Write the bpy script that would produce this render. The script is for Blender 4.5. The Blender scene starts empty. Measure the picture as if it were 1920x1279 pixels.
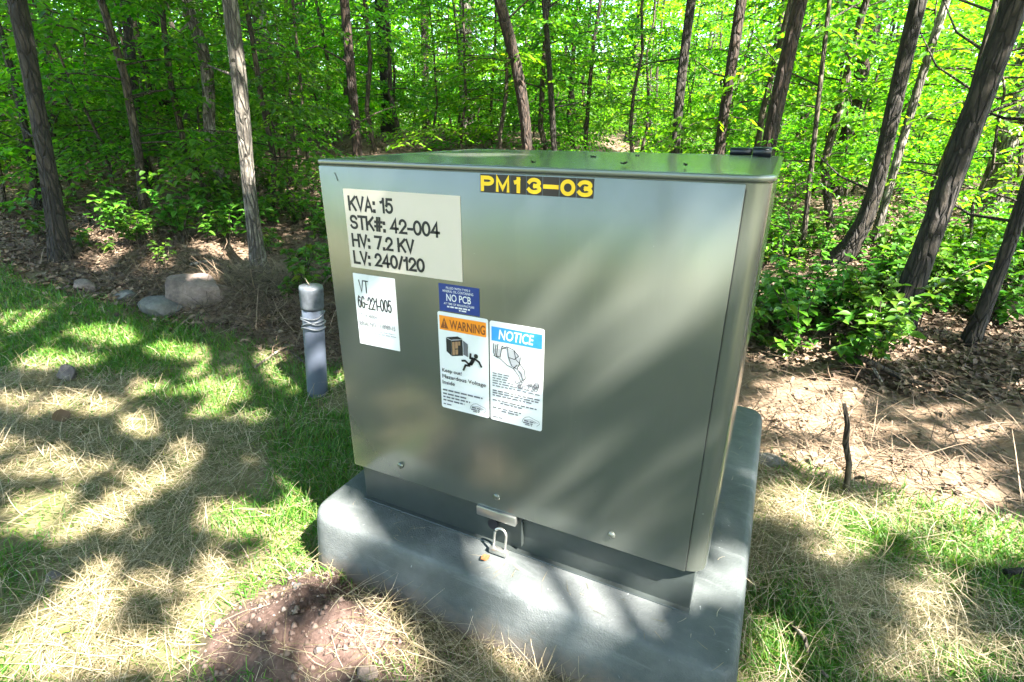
import bpy, bmesh, math, random
import numpy as np
from mathutils import Vector, Matrix

random.seed(7)
rng = np.random.default_rng(7)
scene = bpy.context.scene
COL = scene.collection
R = math.radians

# ------------------------------------------------------------------ camera
F, PITCH, YAW, ROLL = 1010.43, .3777, -.4483, .0046
CAM = np.array([.8097, -.8136, .8442])
FW = np.array([math.sin(YAW)*math.cos(PITCH), math.cos(YAW)*math.cos(PITCH), -math.sin(PITCH)])
_r = np.array([math.cos(YAW), -math.sin(YAW), 0.]); _u = np.cross(_r, FW)
RT = _r*math.cos(ROLL) + _u*math.sin(ROLL)
UP = -_r*math.sin(ROLL) + _u*math.cos(ROLL)
cd = bpy.data.cameras.new('camera'); co = bpy.data.objects.new('camera', cd); COL.objects.link(co)
cd.sensor_width = 36; cd.lens = F/1920*36; cd.clip_start = .02; cd.clip_end = 2000
m = Matrix.Identity(4)
for i in range(3):
    m[i][0] = RT[i]; m[i][1] = UP[i]; m[i][2] = -FW[i]; m[i][3] = CAM[i]
co.matrix_world = m
scene.camera = co

# ------------------------------------------------------------------ sky, sun, exposure
SUN_EL, SUN_AZ = R(50), R(72)             # azimuth measured from the cabinet's front normal towards +x
SUN = np.array([math.cos(SUN_EL)*math.sin(SUN_AZ), -math.cos(SUN_EL)*math.cos(SUN_AZ), math.sin(SUN_EL)])
w = bpy.data.worlds.new('World'); scene.world = w; w.use_nodes = True
nt = w.node_tree; bg = nt.nodes['Background']
sky = nt.nodes.new('ShaderNodeTexSky'); sky.sky_type = 'NISHITA'; sky.sun_disc = False
sky.sun_elevation = SUN_EL; sky.sun_rotation = math.atan2(SUN[0], SUN[1])
sky.air_density = 1.0; sky.dust_density = 1.6
nt.links.new(sky.outputs[0], bg.inputs[0]); bg.inputs[1].default_value = .112
sl = bpy.data.lights.new('sun', 'SUN'); sl.energy = 5.0; sl.angle = R(.53); sl.color = (1, .95, .86)
so = bpy.data.objects.new('sun', sl); COL.objects.link(so)
so.rotation_euler = Vector((-SUN[0], -SUN[1], -SUN[2])).to_track_quat('-Z', 'Y').to_euler()
so.location = (4, -3, 20)
scene.view_settings.view_transform = 'Standard'; scene.view_settings.look = 'None'
scene.view_settings.exposure = 3.2; scene.view_settings.gamma = 1
scene.render.engine = 'CYCLES'
scene.cycles.max_bounces = 8; scene.cycles.transmission_bounces = 4; scene.cycles.diffuse_bounces = 4

# ------------------------------------------------------------------ helpers
def ray(px, py):
    d = FW*F + RT*(px-960) + UP*(639.5-py)
    return d/np.linalg.norm(d)
def at_z(px, py, z=-.2):
    d = ray(px, py); return CAM + d*((z-CAM[2])/d[2])
def at_plane(px, py, p):                       # the vertical plane through p that faces the camera
    n = np.array([p[0]-CAM[0], p[1]-CAM[1], 0.]); d = ray(px, py)
    return CAM + d*(((p-CAM) @ n)/(d @ n))
def at_dist(px, dist, z=-.2):                  # ground point in the column of a pixel at a ground distance
    d = ray(px, 400); h = d[:2]/np.linalg.norm(d[:2])
    return np.array([CAM[0]+h[0]*dist, CAM[1]+h[1]*dist, z])
def vn2(x, y, s, seed=0):                      # smooth value noise
    x = np.asarray(x, float)*s + seed*17.3; y = np.asarray(y, float)*s + seed*9.7
    xi = np.floor(x); yi = np.floor(y); fx = x-xi; fy = y-yi
    fx = fx*fx*(3-2*fx); fy = fy*fy*(3-2*fy)
    def h(a, b):
        v = np.sin(a*127.1 + b*311.7 + seed*74.7)*43758.5453
        return v-np.floor(v)
    return (h(xi, yi)*(1-fx)+h(xi+1, yi)*fx)*(1-fy) + (h(xi, yi+1)*(1-fx)+h(xi+1, yi+1)*fx)*fy
def sst(e0, e1, x):
    t = np.clip((np.asarray(x, float)-e0)/(e1-e0), 0, 1); return t*t*(3-2*t)
LAWN_EDGE = lambda x: .86 + .12*(vn2(x, np.zeros_like(np.asarray(x, float)), .9, 3)-.5)*2
def ground_z(x, y):
    x = np.asarray(x, float); y = np.asarray(y, float)
    z = -.2 + .05*(vn2(x, y, 1.3, 1)-.5) + .025*(vn2(x, y, 4.5, 2)-.5) + .010*(vn2(x, y, 17, 5)-.5)
    d = np.hypot(x-.3, y-.3)
    z = z + sst(5, 30, d)*1.1*(vn2(x, y, .10, 4)-.35)
    z = z + .11*np.exp(-(((x-.09)/.22)**2 + ((y+.25)/.16)**2))          # soil heaped against the pad
    z = z + (.045*(vn2(x, y, 13, 70)-.5)+.036*(vn2(x, y, 28, 71)-.5)+.018*(vn2(x, y, 60, 72)-.5))*np.exp(-(((x-.13)/.35)**2 + ((y+.3)/.25)**2))
    z = z + .045*np.exp(-(((x-.50)/.16)**2 + ((y+.22)/.12)**2))
    z = z + .035*np.exp(-(((x-1.05)/.12)**2 + ((y-.55)/.35)**2))        # turf at the right of the pad
    z = z + .06*sst(.95, 1.3, y)*(vn2(x, y, 2.1, 8)-.35)
    z = z + .16*np.exp(-(((x+1.55)/.7)**2 + ((y-1.35)/.35)**2))         # brush heap behind the conduit
    z = z + .10*sst(1.5, 2.4, y)*sst(.6, 1.4, x)                        # bank on the right
    z = z + .25*sst(3, 9, y)*sst(0, -5, x) + .40*sst(1.3, 6.5, y)*sst(-.4, -3, x) + .26*sst(-1.0, -4.5, x)*sst(-.7, .7, y)
    return z

def mesh_np(name, V, faces_list):
    """V (n,3); faces_list: list of int arrays (k,3) or (k,4)"""
    me = bpy.data.meshes.new(name)
    V = np.ascontiguousarray(V, dtype=np.float32)
    me.vertices.add(len(V)); me.vertices.foreach_set('co', V.ravel())
    loops = np.concatenate([f.ravel() for f in faces_list]).astype(np.int32)
    tot = np.concatenate([np.full(len(f), f.shape[1]) for f in faces_list])
    start = np.concatenate([[0], np.cumsum(tot)[:-1]]).astype(np.int32)
    me.loops.add(len(loops)); me.loops.foreach_set('vertex_index', loops)
    me.polygons.add(len(tot)); me.polygons.foreach_set('loop_start', start)
    me.update(calc_edges=True)
    return me
def link(name, me, mat=None, parent=None, smooth=False):
    o = bpy.data.objects.new(name, me); COL.objects.link(o)
    if mat is not None and me is not None and not me.materials: me.materials.append(mat)
    if parent is not None: o.parent = parent
    if smooth and me is not None:
        me.polygons.foreach_set('use_smooth', np.ones(len(me.polygons), dtype=bool))
    return o
def tag(o, label, cat, group=None):
    o['label'] = label; o['category'] = cat
    if group: o['group'] = group
    return o
def empty(name, loc=(0, 0, 0), rz=0):
    o = bpy.data.objects.new(name, None); COL.objects.link(o); o.empty_display_size = .1
    o.location = loc; o.rotation_euler = (0, 0, rz); return o
def bm_obj(name, bm, mat, parent=None, smooth=None):
    me = bpy.data.meshes.new(name); bm.normal_update(); bm.to_mesh(me); bm.free()
    o = link(name, me, mat, parent)
    if smooth:
        for p in me.polygons: p.use_smooth = True
        me.set_sharp_from_angle(angle=R(smooth))
    return o
def box_bm(x0, x1, y0, y1, z0, z1, bevel=0, seg=2):
    bm = bmesh.new(); bmesh.ops.create_cube(bm, size=1)
    for v in bm.verts:
        v.co = ((x0+x1)/2+v.co.x*(x1-x0), (y0+y1)/2+v.co.y*(y1-y0), (z0+z1)/2+v.co.z*(z1-z0))
    if bevel: bmesh.ops.bevel(bm, geom=bm.edges[:], offset=bevel, segments=seg, affect='EDGES', profile=.5)
    return bm

class Tubes:                                   # many tapered tubes in one mesh
    def __init__(s): s.V = []; s.Q = []; s.n = 0
    def add(s, pts, rad, k=6, bump=0, seed=0, cap=False):
        P = np.asarray(pts, float); n = len(P); rad = np.broadcast_to(np.asarray(rad, float), (n,))
        T = np.gradient(P, axis=0); T /= np.linalg.norm(T, axis=1)[:, None]+1e-9
        ref = np.where(np.abs(T[:, 2:3]) > .9, np.array([[1., 0, 0]]), np.array([[0, 0, 1.]]))
        A = np.cross(ref, T); A /= np.linalg.norm(A, axis=1)[:, None]+1e-9
        B = np.cross(T, A)
        a = np.arange(k)*2*math.pi/k
        rr = rad[:, None]*np.ones((1, k))
        if bump:
            rr = rr*(1+bump*(vn2(np.arange(n)[:, None]*.35+seed*3.1, np.broadcast_to(np.arange(k)[None], (n, k))*1.0, 1, seed)-.5)*2)
        ring = P[:, None]+(A[:, None]*np.cos(a)[None, :, None]+B[:, None]*np.sin(a)[None, :, None])*rr[:, :, None]
        s.V.append(ring.reshape(-1, 3))
        i = np.arange(n-1)[:, None]*k; j = np.arange(k)[None]; j2 = (j+1) % k
        q = np.stack([i+j, i+j2, i+k+j2, i+k+j], -1).reshape(-1, 4)+s.n
        s.Q.append(q); s.n += n*k
        if cap:
            s.V.append(P[[0, -1]]); c0 = s.n; s.n += 2
            base0 = c0-n*k; base1 = c0-k
            for jj in range(0, k):
                s.Q.append(np.array([[c0, base0+(jj+1) % k, base0+jj, c0]])[:, :3].repeat(1, 0) if False else np.array([[base0+jj, c0, c0, base0+(jj+1) % k]])) if False else None
            f0 = np.stack([np.full(k, c0), base0+(np.arange(k)+1) % k, base0+np.arange(k)], -1)
            f1 = np.stack([np.full(k, c0+1), base1+np.arange(k), base1+(np.arange(k)+1) % k], -1)
            s.Tr = getattr(s, 'Tr', []); s.Tr += [f0, f1]
    def mesh(s, name):
        fl = [np.concatenate(s.Q)]
        if getattr(s, 'Tr', None): fl.append(np.concatenate(s.Tr))
        me = mesh_np(name, np.concatenate(s.V), fl)
        me.polygons.foreach_set('use_smooth', np.ones(len(me.polygons), dtype=bool))
        return me

def leaves_mesh(name, P, D, N, L, Wd, fold=.25, droop=.15, fine=False):
    """P base points, D axis, N approx normal; each leaf is two folded quads with a pointed tip"""
    P = np.asarray(P, float); n = len(P)
    D = D/(np.linalg.norm(D, axis=1)[:, None]+1e-9)
    S = np.cross(D, N); S /= np.linalg.norm(S, axis=1)[:, None]+1e-9
    N = np.cross(S, D)
    L = np.broadcast_to(L, (n,))[:, None]; Wd = np.broadcast_to(Wd, (n,))[:, None]
    def pt(u, v, h): return P + D*(u*L) + S*(v*Wd) + N*(h*Wd) - np.array([[0, 0, 1.]])*(droop*u*u*L)
    if fine:                                   # rounder outline for leaves close to the viewer
        o_ = [(.10, .22), (.26, .46), (.45, .5), (.66, .36), (.85, .15)]
        V = np.stack([pt(0, 0, 0)]+[pt(u, v, fold*v*2) for u, v in o_]+[pt(1, 0, 0)]+[pt(u, -v, fold*v*2) for u, v in o_[::-1]], 1)
        b = np.arange(n)[:, None]*12
        return mesh_np(name, V.reshape(-1, 3), [np.concatenate([b+np.array([[0, 6, 5, 4, 3, 2, 1]]), b+np.array([[0, 11, 10, 9, 8, 7, 6]])])])
    V = np.stack([pt(0, 0, 0), pt(.28, .5, fold), pt(.68, .36, fold*.8), pt(1, 0, 0), pt(.68, -.36, fold*.8), pt(.28, -.5, fold)], 1)
    b = np.arange(n)[:, None]*6
    q1 = b+np.array([[0, 3, 2, 1]]); q2 = b+np.array([[0, 5, 4, 3]])
    return mesh_np(name, V.reshape(-1, 3), [np.concatenate([q1, q2])])

def strands_mesh(name, P, ang, tilt, L, Wd, bend, curl, seg=3):
    """thin ribbons: start P, heading ang, pitch tilt at the start, falling over by bend, turning by curl"""
    n = len(P); V = []
    p = P.copy(); a = ang.copy(); t = tilt.copy(); st = (L/seg)
    for i in range(seg+1):
        wd = Wd*(1-.75*(i/seg)**2)
        side = np.stack([-np.sin(a), np.cos(a), np.zeros(n)], 1)
        V.append(p-side*wd[:, None]*.5); V.append(p+side*wd[:, None]*.5)
        d = np.stack([np.cos(a)*np.cos(t), np.sin(a)*np.cos(t), np.sin(t)], 1)
        p = p+d*st[:, None]; a = a+curl/seg; t = t-bend/seg
    V = np.stack(V, 1)
    b = np.arange(n)[:, None]*(2*(seg+1)); Q = []
    for i in range(seg): Q.append(b+np.array([[2*i, 2*i+1, 2*i+3, 2*i+2]]))
    return mesh_np(name, V.reshape(-1, 3), [np.concatenate(Q)])

# ------------------------------------------------------------------ materials
def mat(name):
    m = bpy.data.materials.new(name); m.use_nodes = True; t = m.node_tree
    return m, t, t.nodes['Principled BSDF']
def node(t, typ, **kw):
    n = t.nodes.new(typ)
    for k, v in kw.items(): setattr(n, k, v)
    return n
def ramp(t, src, stops, interp='LINEAR'):
    r = node(t, 'ShaderNodeValToRGB'); r.color_ramp.interpolation = interp
    e = r.color_ramp.elements
    while len(e) < len(stops): e.new(.5)
    for i, (p, c) in enumerate(stops): e[i].position = p; e[i].color = (*c, 1)
    t.links.new(src, r.inputs[0]); return r.outputs[0]
def noise(t, scale, detail=4, rough=.55, vec=None, dist=0):
    n = node(t, 'ShaderNodeTexNoise'); n.inputs['Scale'].default_value = scale
    n.inputs['Detail'].default_value = detail; n.inputs['Roughness'].default_value = rough
    n.inputs['Distortion'].default_value = dist
    if vec is not None: t.links.new(vec, n.inputs['Vector'])
    return n.outputs[0]
def noise_col(t, scale, vec):
    n = node(t, 'ShaderNodeTexNoise'); n.inputs['Scale'].default_value = scale; t.links.new(vec, n.inputs['Vector']); return n.outputs['Color']
def coords(t, kind='Object', scale=None):
    c = node(t, 'ShaderNodeTexCoord').outputs[kind]
    if scale:
        mp = node(t, 'ShaderNodeMapping'); mp.inputs['Scale'].default_value = scale
        t.links.new(c, mp.inputs[0]); c = mp.outputs[0]
    return c
def bump(t, p, h, strength=.3, dist=.01):
    b = node(t, 'ShaderNodeBump'); b.inputs['Strength'].default_value = strength; b.inputs['Distance'].default_value = dist
    t.links.new(h, b.inputs['Height']); t.links.new(b.outputs[0], p.inputs['Normal'])
def mixc(t, fac, a, b, mode='MIX'):
    x = node(t, 'ShaderNodeMix', data_type='RGBA', blend_type=mode)
    for s, i in ((fac, 0), (a, 6), (b, 7)):
        if isinstance(s, (int, float)): x.inputs[i].default_value = s
        elif isinstance(s, tuple): x.inputs[i].default_value = (*s, 1)
        else: t.links.new(s, x.inputs[i])
    return x.outputs[2]
def plain(name, col, rough=.5, metal=0, var=.12, scale=30, spec=.5):
    m, t, p = mat(name)
    n = noise(t, scale, 4, .6, coords(t))
    t.links.new(ramp(t, n, [(.25, tuple(c*(1-var) for c in col)), (.75, tuple(min(1, c*(1+var)) for c in col))]), p.inputs['Base Color'])
    p.inputs['Roughness'].default_value = rough; p.inputs['Metallic'].default_value = metal
    p.inputs['Specular IOR Level'].default_value = spec
    return m
def leaf_mat(name, stops, trans, tmix=.45, rough=.42, objvar=.12):
    m, t, p = mat(name)
    g = node(t, 'ShaderNodeNewGeometry'); oi = node(t, 'ShaderNodeObjectInfo')
    c = ramp(t, g.outputs['Random Per Island'], stops)
    hs = node(t, 'ShaderNodeHueSaturation')
    mr = node(t, 'ShaderNodeMapRange'); mr.inputs[3].default_value = 1-objvar*2; mr.inputs[4].default_value = 1+objvar*2
    t.links.new(oi.outputs['Random'], mr.inputs[0]); t.links.new(mr.outputs[0], hs.inputs['Value'])
    mh = node(t, 'ShaderNodeMapRange'); mh.inputs[3].default_value = .485; mh.inputs[4].default_value = .515
    t.links.new(oi.outputs['Random'], mh.inputs[0]); t.links.new(mh.outputs[0], hs.inputs['Hue'])
    t.links.new(c, hs.inputs['Color'])
    t.links.new(hs.outputs[0], p.inputs['Base Color']); p.inputs['Roughness'].default_value = rough
    p.inputs['Specular IOR Level'].default_value = .5
    if tmix:
        tr = node(t, 'ShaderNodeBsdfTranslucent')
        t.links.new(mixc(t, 1.0, hs.outputs[0], trans, 'MULTIPLY'), tr.inputs[0])
        mx = node(t, 'ShaderNodeMixShader'); mx.inputs[0].default_value = tmix
        t.links.new(p.outputs[0], mx.inputs[1]); t.links.new(tr.outputs[0], mx.inputs[2])
        t.links.new(mx.outputs[0], t.nodes['Material Output'].inputs[0])
    return m
def bark_mat(name, dark, light, pale, amount):
    m, t, p = mat(name)
    co_ = coords(t, 'Object', (1, 1, .4)); n1 = noise(t, 26, 6, .65, co_)
    n2 = noise(t, 5, 4, .6, coords(t, 'Object'))
    c = ramp(t, n1, [(.40, dark), (.62, light)])
    vo = node(t, 'ShaderNodeTexVoronoi', feature='DISTANCE_TO_EDGE'); vo.inputs['Scale'].default_value = 34
    cv = coords(t, 'Object', (1, 1, .22)); wv = mixc(t, .035, cv, noise_col(t, 20, cv)); t.links.new(wv, vo.inputs['Vector'])
    crack = ramp(t, vo.outputs['Distance'], [(.0, (0, 0, 0)), (.16, (1, 1, 1))])
    c = mixc(t, crack, tuple(q*.8 for q in dark), c)
    n3 = noise(t, 14, 5, .7, coords(t, 'Object', (1, 1, .5)), .8)
    c = mixc(t, ramp(t, n2, [(1-amount-.05, (0, 0, 0)), (1-amount+.05, (.8, .8, .8))]), c, pale)
    c = mixc(t, ramp(t, n3, [(.56, (0, 0, 0)), (.62, (.85, .85, .85))]), c, dark)
    t.links.new(c, p.inputs['Base Color']); p.inputs['Roughness'].default_value = .85
    hm = mixc(t, .5, crack, n1); bump(t, p, hm, 1.0, .03)
    return m
M = {}
GREEN = [(0, (.045, .130, .005)), (.35, (.075, .200, .009)), (.75, (.115, .255, .013)), (.95, (.175, .295, .018)), (1, (.30, .31, .03))]
M['leaf'] = leaf_mat('leaf_green', GREEN, (2.15, 2.45, .65), .53, .33)
M['leaf_deep'] = leaf_mat('leaf_deep_green', [(0, (.028, .095, .010)), (.5, (.052, .150, .014)), (1, (.10, .21, .018))], (2.3, 2.4, .7), .5)
M['leaf_low'] = leaf_mat('leaf_seedling', [(0, (.035, .11, .012)), (.5, (.06, .165, .018)), (.9, (.11, .22, .02)), (1, (.2, .24, .03))], (1.6, 1.9, .8), .35, .38)
M['canopy'] = leaf_mat('leaf_canopy', GREEN, (1.4, 1.6, .6), .4)
M['bark_dark'] = bark_mat('bark_dark', (.016, .012, .009), (.055, .042, .031), (.15, .135, .11), .30)
M['bark_brown'] = bark_mat('bark_brown', (.020, .012, .008), (.075, .045, .03), (.14, .105, .08), .28)
M['bark_pale'] = bark_mat('bark_pale', (.06, .05, .04), (.19, .165, .135), (.34, .31, .265), .42)
M['twig'] = bark_mat('twig_bark', (.035, .025, .016), (.11, .085, .055), (.16, .13, .09), .3)
M['twig_pale'] = bark_mat('twig_pale', (.14, .11, .08), (.34, .29, .23), (.42, .37, .3), .4)
M['litter'] = leaf_mat('leaf_litter', [(0, (.035, .022, .013)), (.4, (.105, .07, .043)), (.75, (.165, .112, .07)), (1, (.26, .19, .13))], (1, 1, 1), 0, .8, 0)
M['straw'] = leaf_mat('straw', [(0, (.085, .085, .032)), (.3, (.18, .152, .075)), (.65, (.32, .265, .15)), (1, (.52, .45, .31))], (1, 1, 1), .15, .6, 0)
M['crumb'] = leaf_mat('soil_crumb', [(0, (.06, .036, .03)), (.6, (.17, .11, .095)), (.9, (.19, .135, .115)), (1, (.34, .27, .24))], (1, 1, 1), 0, .9, 0)
M['grass'] = leaf_mat('grass_blades', [(0, (.035, .12, .006)), (.5, (.062, .165, .012)), (.85, (.11, .215, .018)), (1, (.24, .23, .06))], (1.6, 1.8, .6), .35, .5, 0)

def ground_mat():
    m, t, p = mat('ground_soil')
    pos = node(t, 'ShaderNodeNewGeometry').outputs['Position']
    sep = node(t, 'ShaderNodeSeparateXYZ'); t.links.new(pos, sep.inputs[0])
    n1 = noise(t, 9, 6, .65, pos); n2 = noise(t, 60, 5, .7, pos); n3 = noise(t, 2.2, 4, .6, pos)
    lit = ramp(t, n1, [(.28, (.03, .02, .012)), (.5, (.085, .056, .036)), (.72, (.20, .14, .10))])
    sx = node(t, 'ShaderNodeMapRange'); sx.inputs[1].default_value = .5; sx.inputs[2].default_value = 1.0; t.links.new(sep.outputs['X'], sx.inputs[0])
    sy = node(t, 'ShaderNodeMapRange'); sy.inputs[1].default_value = 2.1; sy.inputs[2].default_value = 1.5; t.links.new(sep.outputs['Y'], sy.inputs[0])
    pm = node(t, 'ShaderNodeMath', operation='MULTIPLY'); t.links.new(sx.outputs[0], pm.inputs[0]); t.links.new(sy.outputs[0], pm.inputs[1])
    lit = mixc(t, pm.outputs[0], lit, ramp(t, n1, [(.3, (.10, .064, .039)), (.6, (.225, .155, .10))]))
    lit = mixc(t, ramp(t, n2, [(.45, (0, 0, 0)), (.7, (1, 1, 1))]), lit, (.24, .18, .13))
    soil = ramp(t, n2, [(.3, (.05, .031, .025)), (.6, (.12, .078, .065)), (.8, (.22, .155, .135))])
    turf = ramp(t, n3, [(.35, (.06, .095, .02)), (.5, (.14, .14, .06)), (.66, (.28, .235, .14))])
    fy = node(t, 'ShaderNodeMapRange'); fy.inputs[1].default_value = -2.5; fy.inputs[2].default_value = -6; t.links.new(sep.outputs['Y'], fy.inputs[0])
    turf = mixc(t, fy.outputs[0], turf, ramp(t, n3, [(.3, (.20, .21, .09)), (.6, (.44, .38, .26))]))
    turf = mixc(t, ramp(t, n2, [(.4, (0, 0, 0)), (.75, (1, 1, 1))]), turf, (.11, .085, .05))
    # bare soil heap in front of the pad
    vm = node(t, 'ShaderNodeVectorMath', operation='DISTANCE'); t.links.new(pos, vm.inputs[0]); vm.inputs[1].default_value = (.13, -.27, -.14)
    ad = node(t, 'ShaderNodeMath', operation='MULTIPLY_ADD'); t.links.new(n1, ad.inputs[0]); ad.inputs[1].default_value = .3; t.links.new(vm.outputs['Value'], ad.inputs[2])
    c = mixc(t, ramp(t, ad.outputs[0], [(.36, (1, 1, 1)), (.50, (0, 0, 0))]), turf, soil)
    my = node(t, 'ShaderNodeMath', operation='MULTIPLY_ADD'); t.links.new(n1, my.inputs[0]); my.inputs[1].default_value = .35; t.links.new(sep.outputs['Y'], my.inputs[2])
    c = mixc(t, ramp(t, my.outputs[0], [(.93, (0, 0, 0)), (1.0, (1, 1, 1))]), c, lit) if False else c
    mr = node(t, 'ShaderNodeMapRange'); mr.inputs[1].default_value = .98; mr.inputs[2].default_value = 1.12
    t.links.new(my.outputs[0], mr.inputs[0])
    c = mixc(t, mr.outputs[0], c, lit)
    t.links.new(c, p.inputs['Base Color']); p.inputs['Roughness'].default_value = .95; p.inputs['Specular IOR Level'].default_value = .2
    bump(t, p, n2, .7, .012)
    return m
M['ground'] = ground_mat()

def paint_mat():
    m, t, p = mat('cabinet_paint')
    n1 = noise(t, 3, 3, .5, coords(t)); n2 = noise(t, 420, 2, .5, coords(t)); n3 = noise(t, 45, 5, .7, coords(t))
    t.links.new(ramp(t, n1, [(.3, (.138, .152, .132)), (.7, (.162, .175, .153))]), p.inputs['Base Color'])
    p.inputs['Metallic'].default_value = .54
    st = noise(t, 16, 5, .7, coords(t, 'Object', (3, 3, .25))); sp = noise(t, 160, 2, .5, coords(t))
    base_c = p.inputs['Base Color'].links[0].from_socket
    c = mixc(t, ramp(t, st, [(.55, (0, 0, 0)), (.85, (.18, .18, .18))]), base_c, (.27, .27, .235))
    c = mixc(t, ramp(t, sp, [(.74, (0, 0, 0)), (.78, (.45, .45, .45))]), c, (.09, .085, .07))
    t.links.new(c, p.inputs['Base Color'])
    t.links.new(ramp(t, n3, [(.3, (.21, .21, .21)), (.75, (.28, .28, .28))]), p.inputs['Roughness'])
    p.inputs['Coat Weight'].default_value = .3; p.inputs['Coat Roughness'].default_value = .11
    bump(t, p, n2, .02, .001)
    return m
M['paint'] = paint_mat()
def pad_mat():
    m, t, p = mat('pad_fibreglass')
    cs = coords(t, 'Object', (2.0, 9, 9)); n1 = noise(t, 3, 6, .7, cs, .6); n2 = noise(t, 300, 3, .6, coords(t)); n3 = noise(t, 2.6, 5, .65, coords(t))
    c = ramp(t, n3, [(.32, (.036, .044, .044)), (.5, (.075, .085, .085)), (.68, (.15, .16, .16))])
    c = mixc(t, ramp(t, n1, [(.55, (0, 0, 0)), (.85, (.32, .32, .32))]), c, (.36, .38, .385))
    n4 = noise(t, 55, 3, .6, coords(t, 'Object', (1, 1, .3)), 1.2)
    c = mixc(t, ramp(t, n4, [(.70, (0, 0, 0)), (.75, (.6, .6, .6))]), c, (.55, .57, .58))
    pz = node(t, 'ShaderNodeSeparateXYZ'); t.links.new(coords(t), pz.inputs[0])
    dz = node(t, 'ShaderNodeMath', operation='MULTIPLY_ADD'); t.links.new(noise(t, 14, 6, .7, coords(t)), dz.inputs[0]); dz.inputs[1].default_value = .16; t.links.new(pz.outputs['Z'], dz.inputs[2])
    dm = node(t, 'ShaderNodeMapRange'); dm.inputs[1].default_value = .0; dm.inputs[2].default_value = -.07; dm.inputs[4].default_value = .75; t.links.new(dz.outputs[0], dm.inputs[0])
    c = mixc(t, dm.outputs[0], c, (.20, .15, .115))
    t.links.new(c, p.inputs['Base Color'])
    p.inputs['Roughness'].default_value = .62; p.inputs['Specular IOR Level'].default_value = .4
    bump(t, p, mixc(t, .5, n2, noise(t, 40, 6, .7, coords(t))), .5, .006)
    return m
M['pad'] = pad_mat()
M['rock'] = None
def rock_mat(name, a, b):
    m, t, p = mat(name)
    n1 = noise(t, 7, 7, .7, coords(t)); n2 = noise(t, 60, 5, .7, coords(t))
    c = ramp(t, n1, [(.35, a), (.65, b)]); c = mixc(t, ramp(t, n2, [(.4, (.75, .75, .75)), (.65, (1, 1, 1))]), (0, 0, 0), c)
    t.links.new(c, p.inputs['Base Color']); p.inputs['Roughness'].default_value = .9; bump(t, p, n2, .6, .02)
    return m
M['rock'] = rock_mat('rock_pink', (.10, .078, .068), (.27, .20, .17))
M['rock_grey'] = rock_mat('rock_grey', (.085, .085, .085), (.20, .19, .178))
M['rock_dark'] = rock_mat('rock_dark', (.09, .075, .075), (.20, .17, .165))
M['pvc'] = plain('conduit_plastic', (.085, .10, .135), .4, 0, .08, 12)
M['tape'] = plain('wrap_tape', (.085, .095, .11), .4, 0, .35, 60)
M['wire'] = plain('steel_wire', (.35, .35, .36), .4, .7)
M['steel'] = plain('galvanised_steel', (.44, .44, .42), .32, .85)
M['black'] = plain('hinge_black', (.012, .013, .018), .3)
M['tan'] = plain('label_tan', (.62, .535, .45), .5, 0, .03, 8)
M['white'] = plain('label_white', (.70, .70, .71), .4, 0, .02, 8)
M['ink'] = plain('ink_black', (.012, .012, .014), .5)
M['ink_grey'] = plain('ink_grey', (.11, .11, .125), .5)
M['ink_pale'] = plain('ink_pale', (.30, .30, .33), .5)
M['drawing_grey'] = plain('drawing_grey', (.38, .38, .40), .5)
M['blue'] = plain('label_navy', (.010, .035, .20), .4)
M['sky_blue'] = plain('notice_blue', (.035, .27, .72), .4)
M['orange'] = plain('warning_orange', (.83, .26, .015), .4)
M['rust_ink'] = plain('warning_brown_ink', (.20, .055, .012), .5)
M['yellow'] = plain('numeral_yellow', (.95, .56, .008), .45)
M['tile'] = plain('numeral_tile_black', (.022, .014, .012), .5)
M['brown_print'] = plain('pictogram_brown', (.30, .17, .09), .5)
M['dead_leaf'] = plain('dead_leaf', (.20, .075, .022), .8, 0, .5, 80)
M['fresh_leaf'] = plain('fresh_leaf', (.14, .36, .03), .5, 0, .2, 60)

# ------------------------------------------------------------------ ground sheet
def axis(lo, hi, step, far):
    a = np.arange(lo, hi, step); out = []; s = step; x = hi
    while x < far: out.append(x); s *= 1.18; x += s
    out.append(far); neg = []; s = step; x = lo
    while x > -far: neg.append(x); s *= 1.18; x -= s
    neg.append(-far)
    return np.array(sorted(set(np.round(neg[1:] + list(a) + out, 5))))
gx = axis(-5, 3, .02, 400.); gy = axis(-1.4, 3.2, .02, 400.)
X, Y = np.meshgrid(gx, gy); Z = ground_z(X, Y)
ny, nx = X.shape
ii = (np.arange(ny-1)[:, None]*nx+np.arange(nx-1)[None]).ravel()
gme = mesh_np('ground', np.stack([X, Y, Z], -1).reshape(-1, 3), [np.stack([ii, ii+1, ii+nx+1, ii+nx], -1)])
g = link('ground', gme, M['ground'], smooth=True); g['kind'] = 'structure'

# ------------------------------------------------------------------ box pad
def rrect(x0, x1, y0, y1, rad, n=7):
    """rounded rectangle ring, rad = (front-left, front-right, back-right, back-left)"""
    pts = []
    for (cx, cy, a0, r) in ((x0, y0, 180, rad[0]), (x1, y0, 270, rad[1]), (x1, y1, 0, rad[2]), (x0, y1, 90, rad[3])):
        ox = cx + (r if a0 in (180, 90) else -r); oy = cy + (r if a0 in (180, 270) else -r)
        for k in range(n):
            a = R(a0 + 90*k/(n-1)); pts.append((ox+r*math.cos(a), oy+r*math.sin(a)))
    return pts
def loft(rings):
    bm = bmesh.new(); rows = []
    for ring in rings: rows.append([bm.verts.new(p) for p in ring])
    for a, b in zip(rows[:-1], rows[1:]):
        n = len(a)
        for i in range(n): bm.faces.new((a[i], a[(i+1) % n], b[(i+1) % n], b[i]))
    return bm, rows
rings = []
PX0, PX1, PY0, PY1 = -.075, .877, -.095, .93
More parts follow.
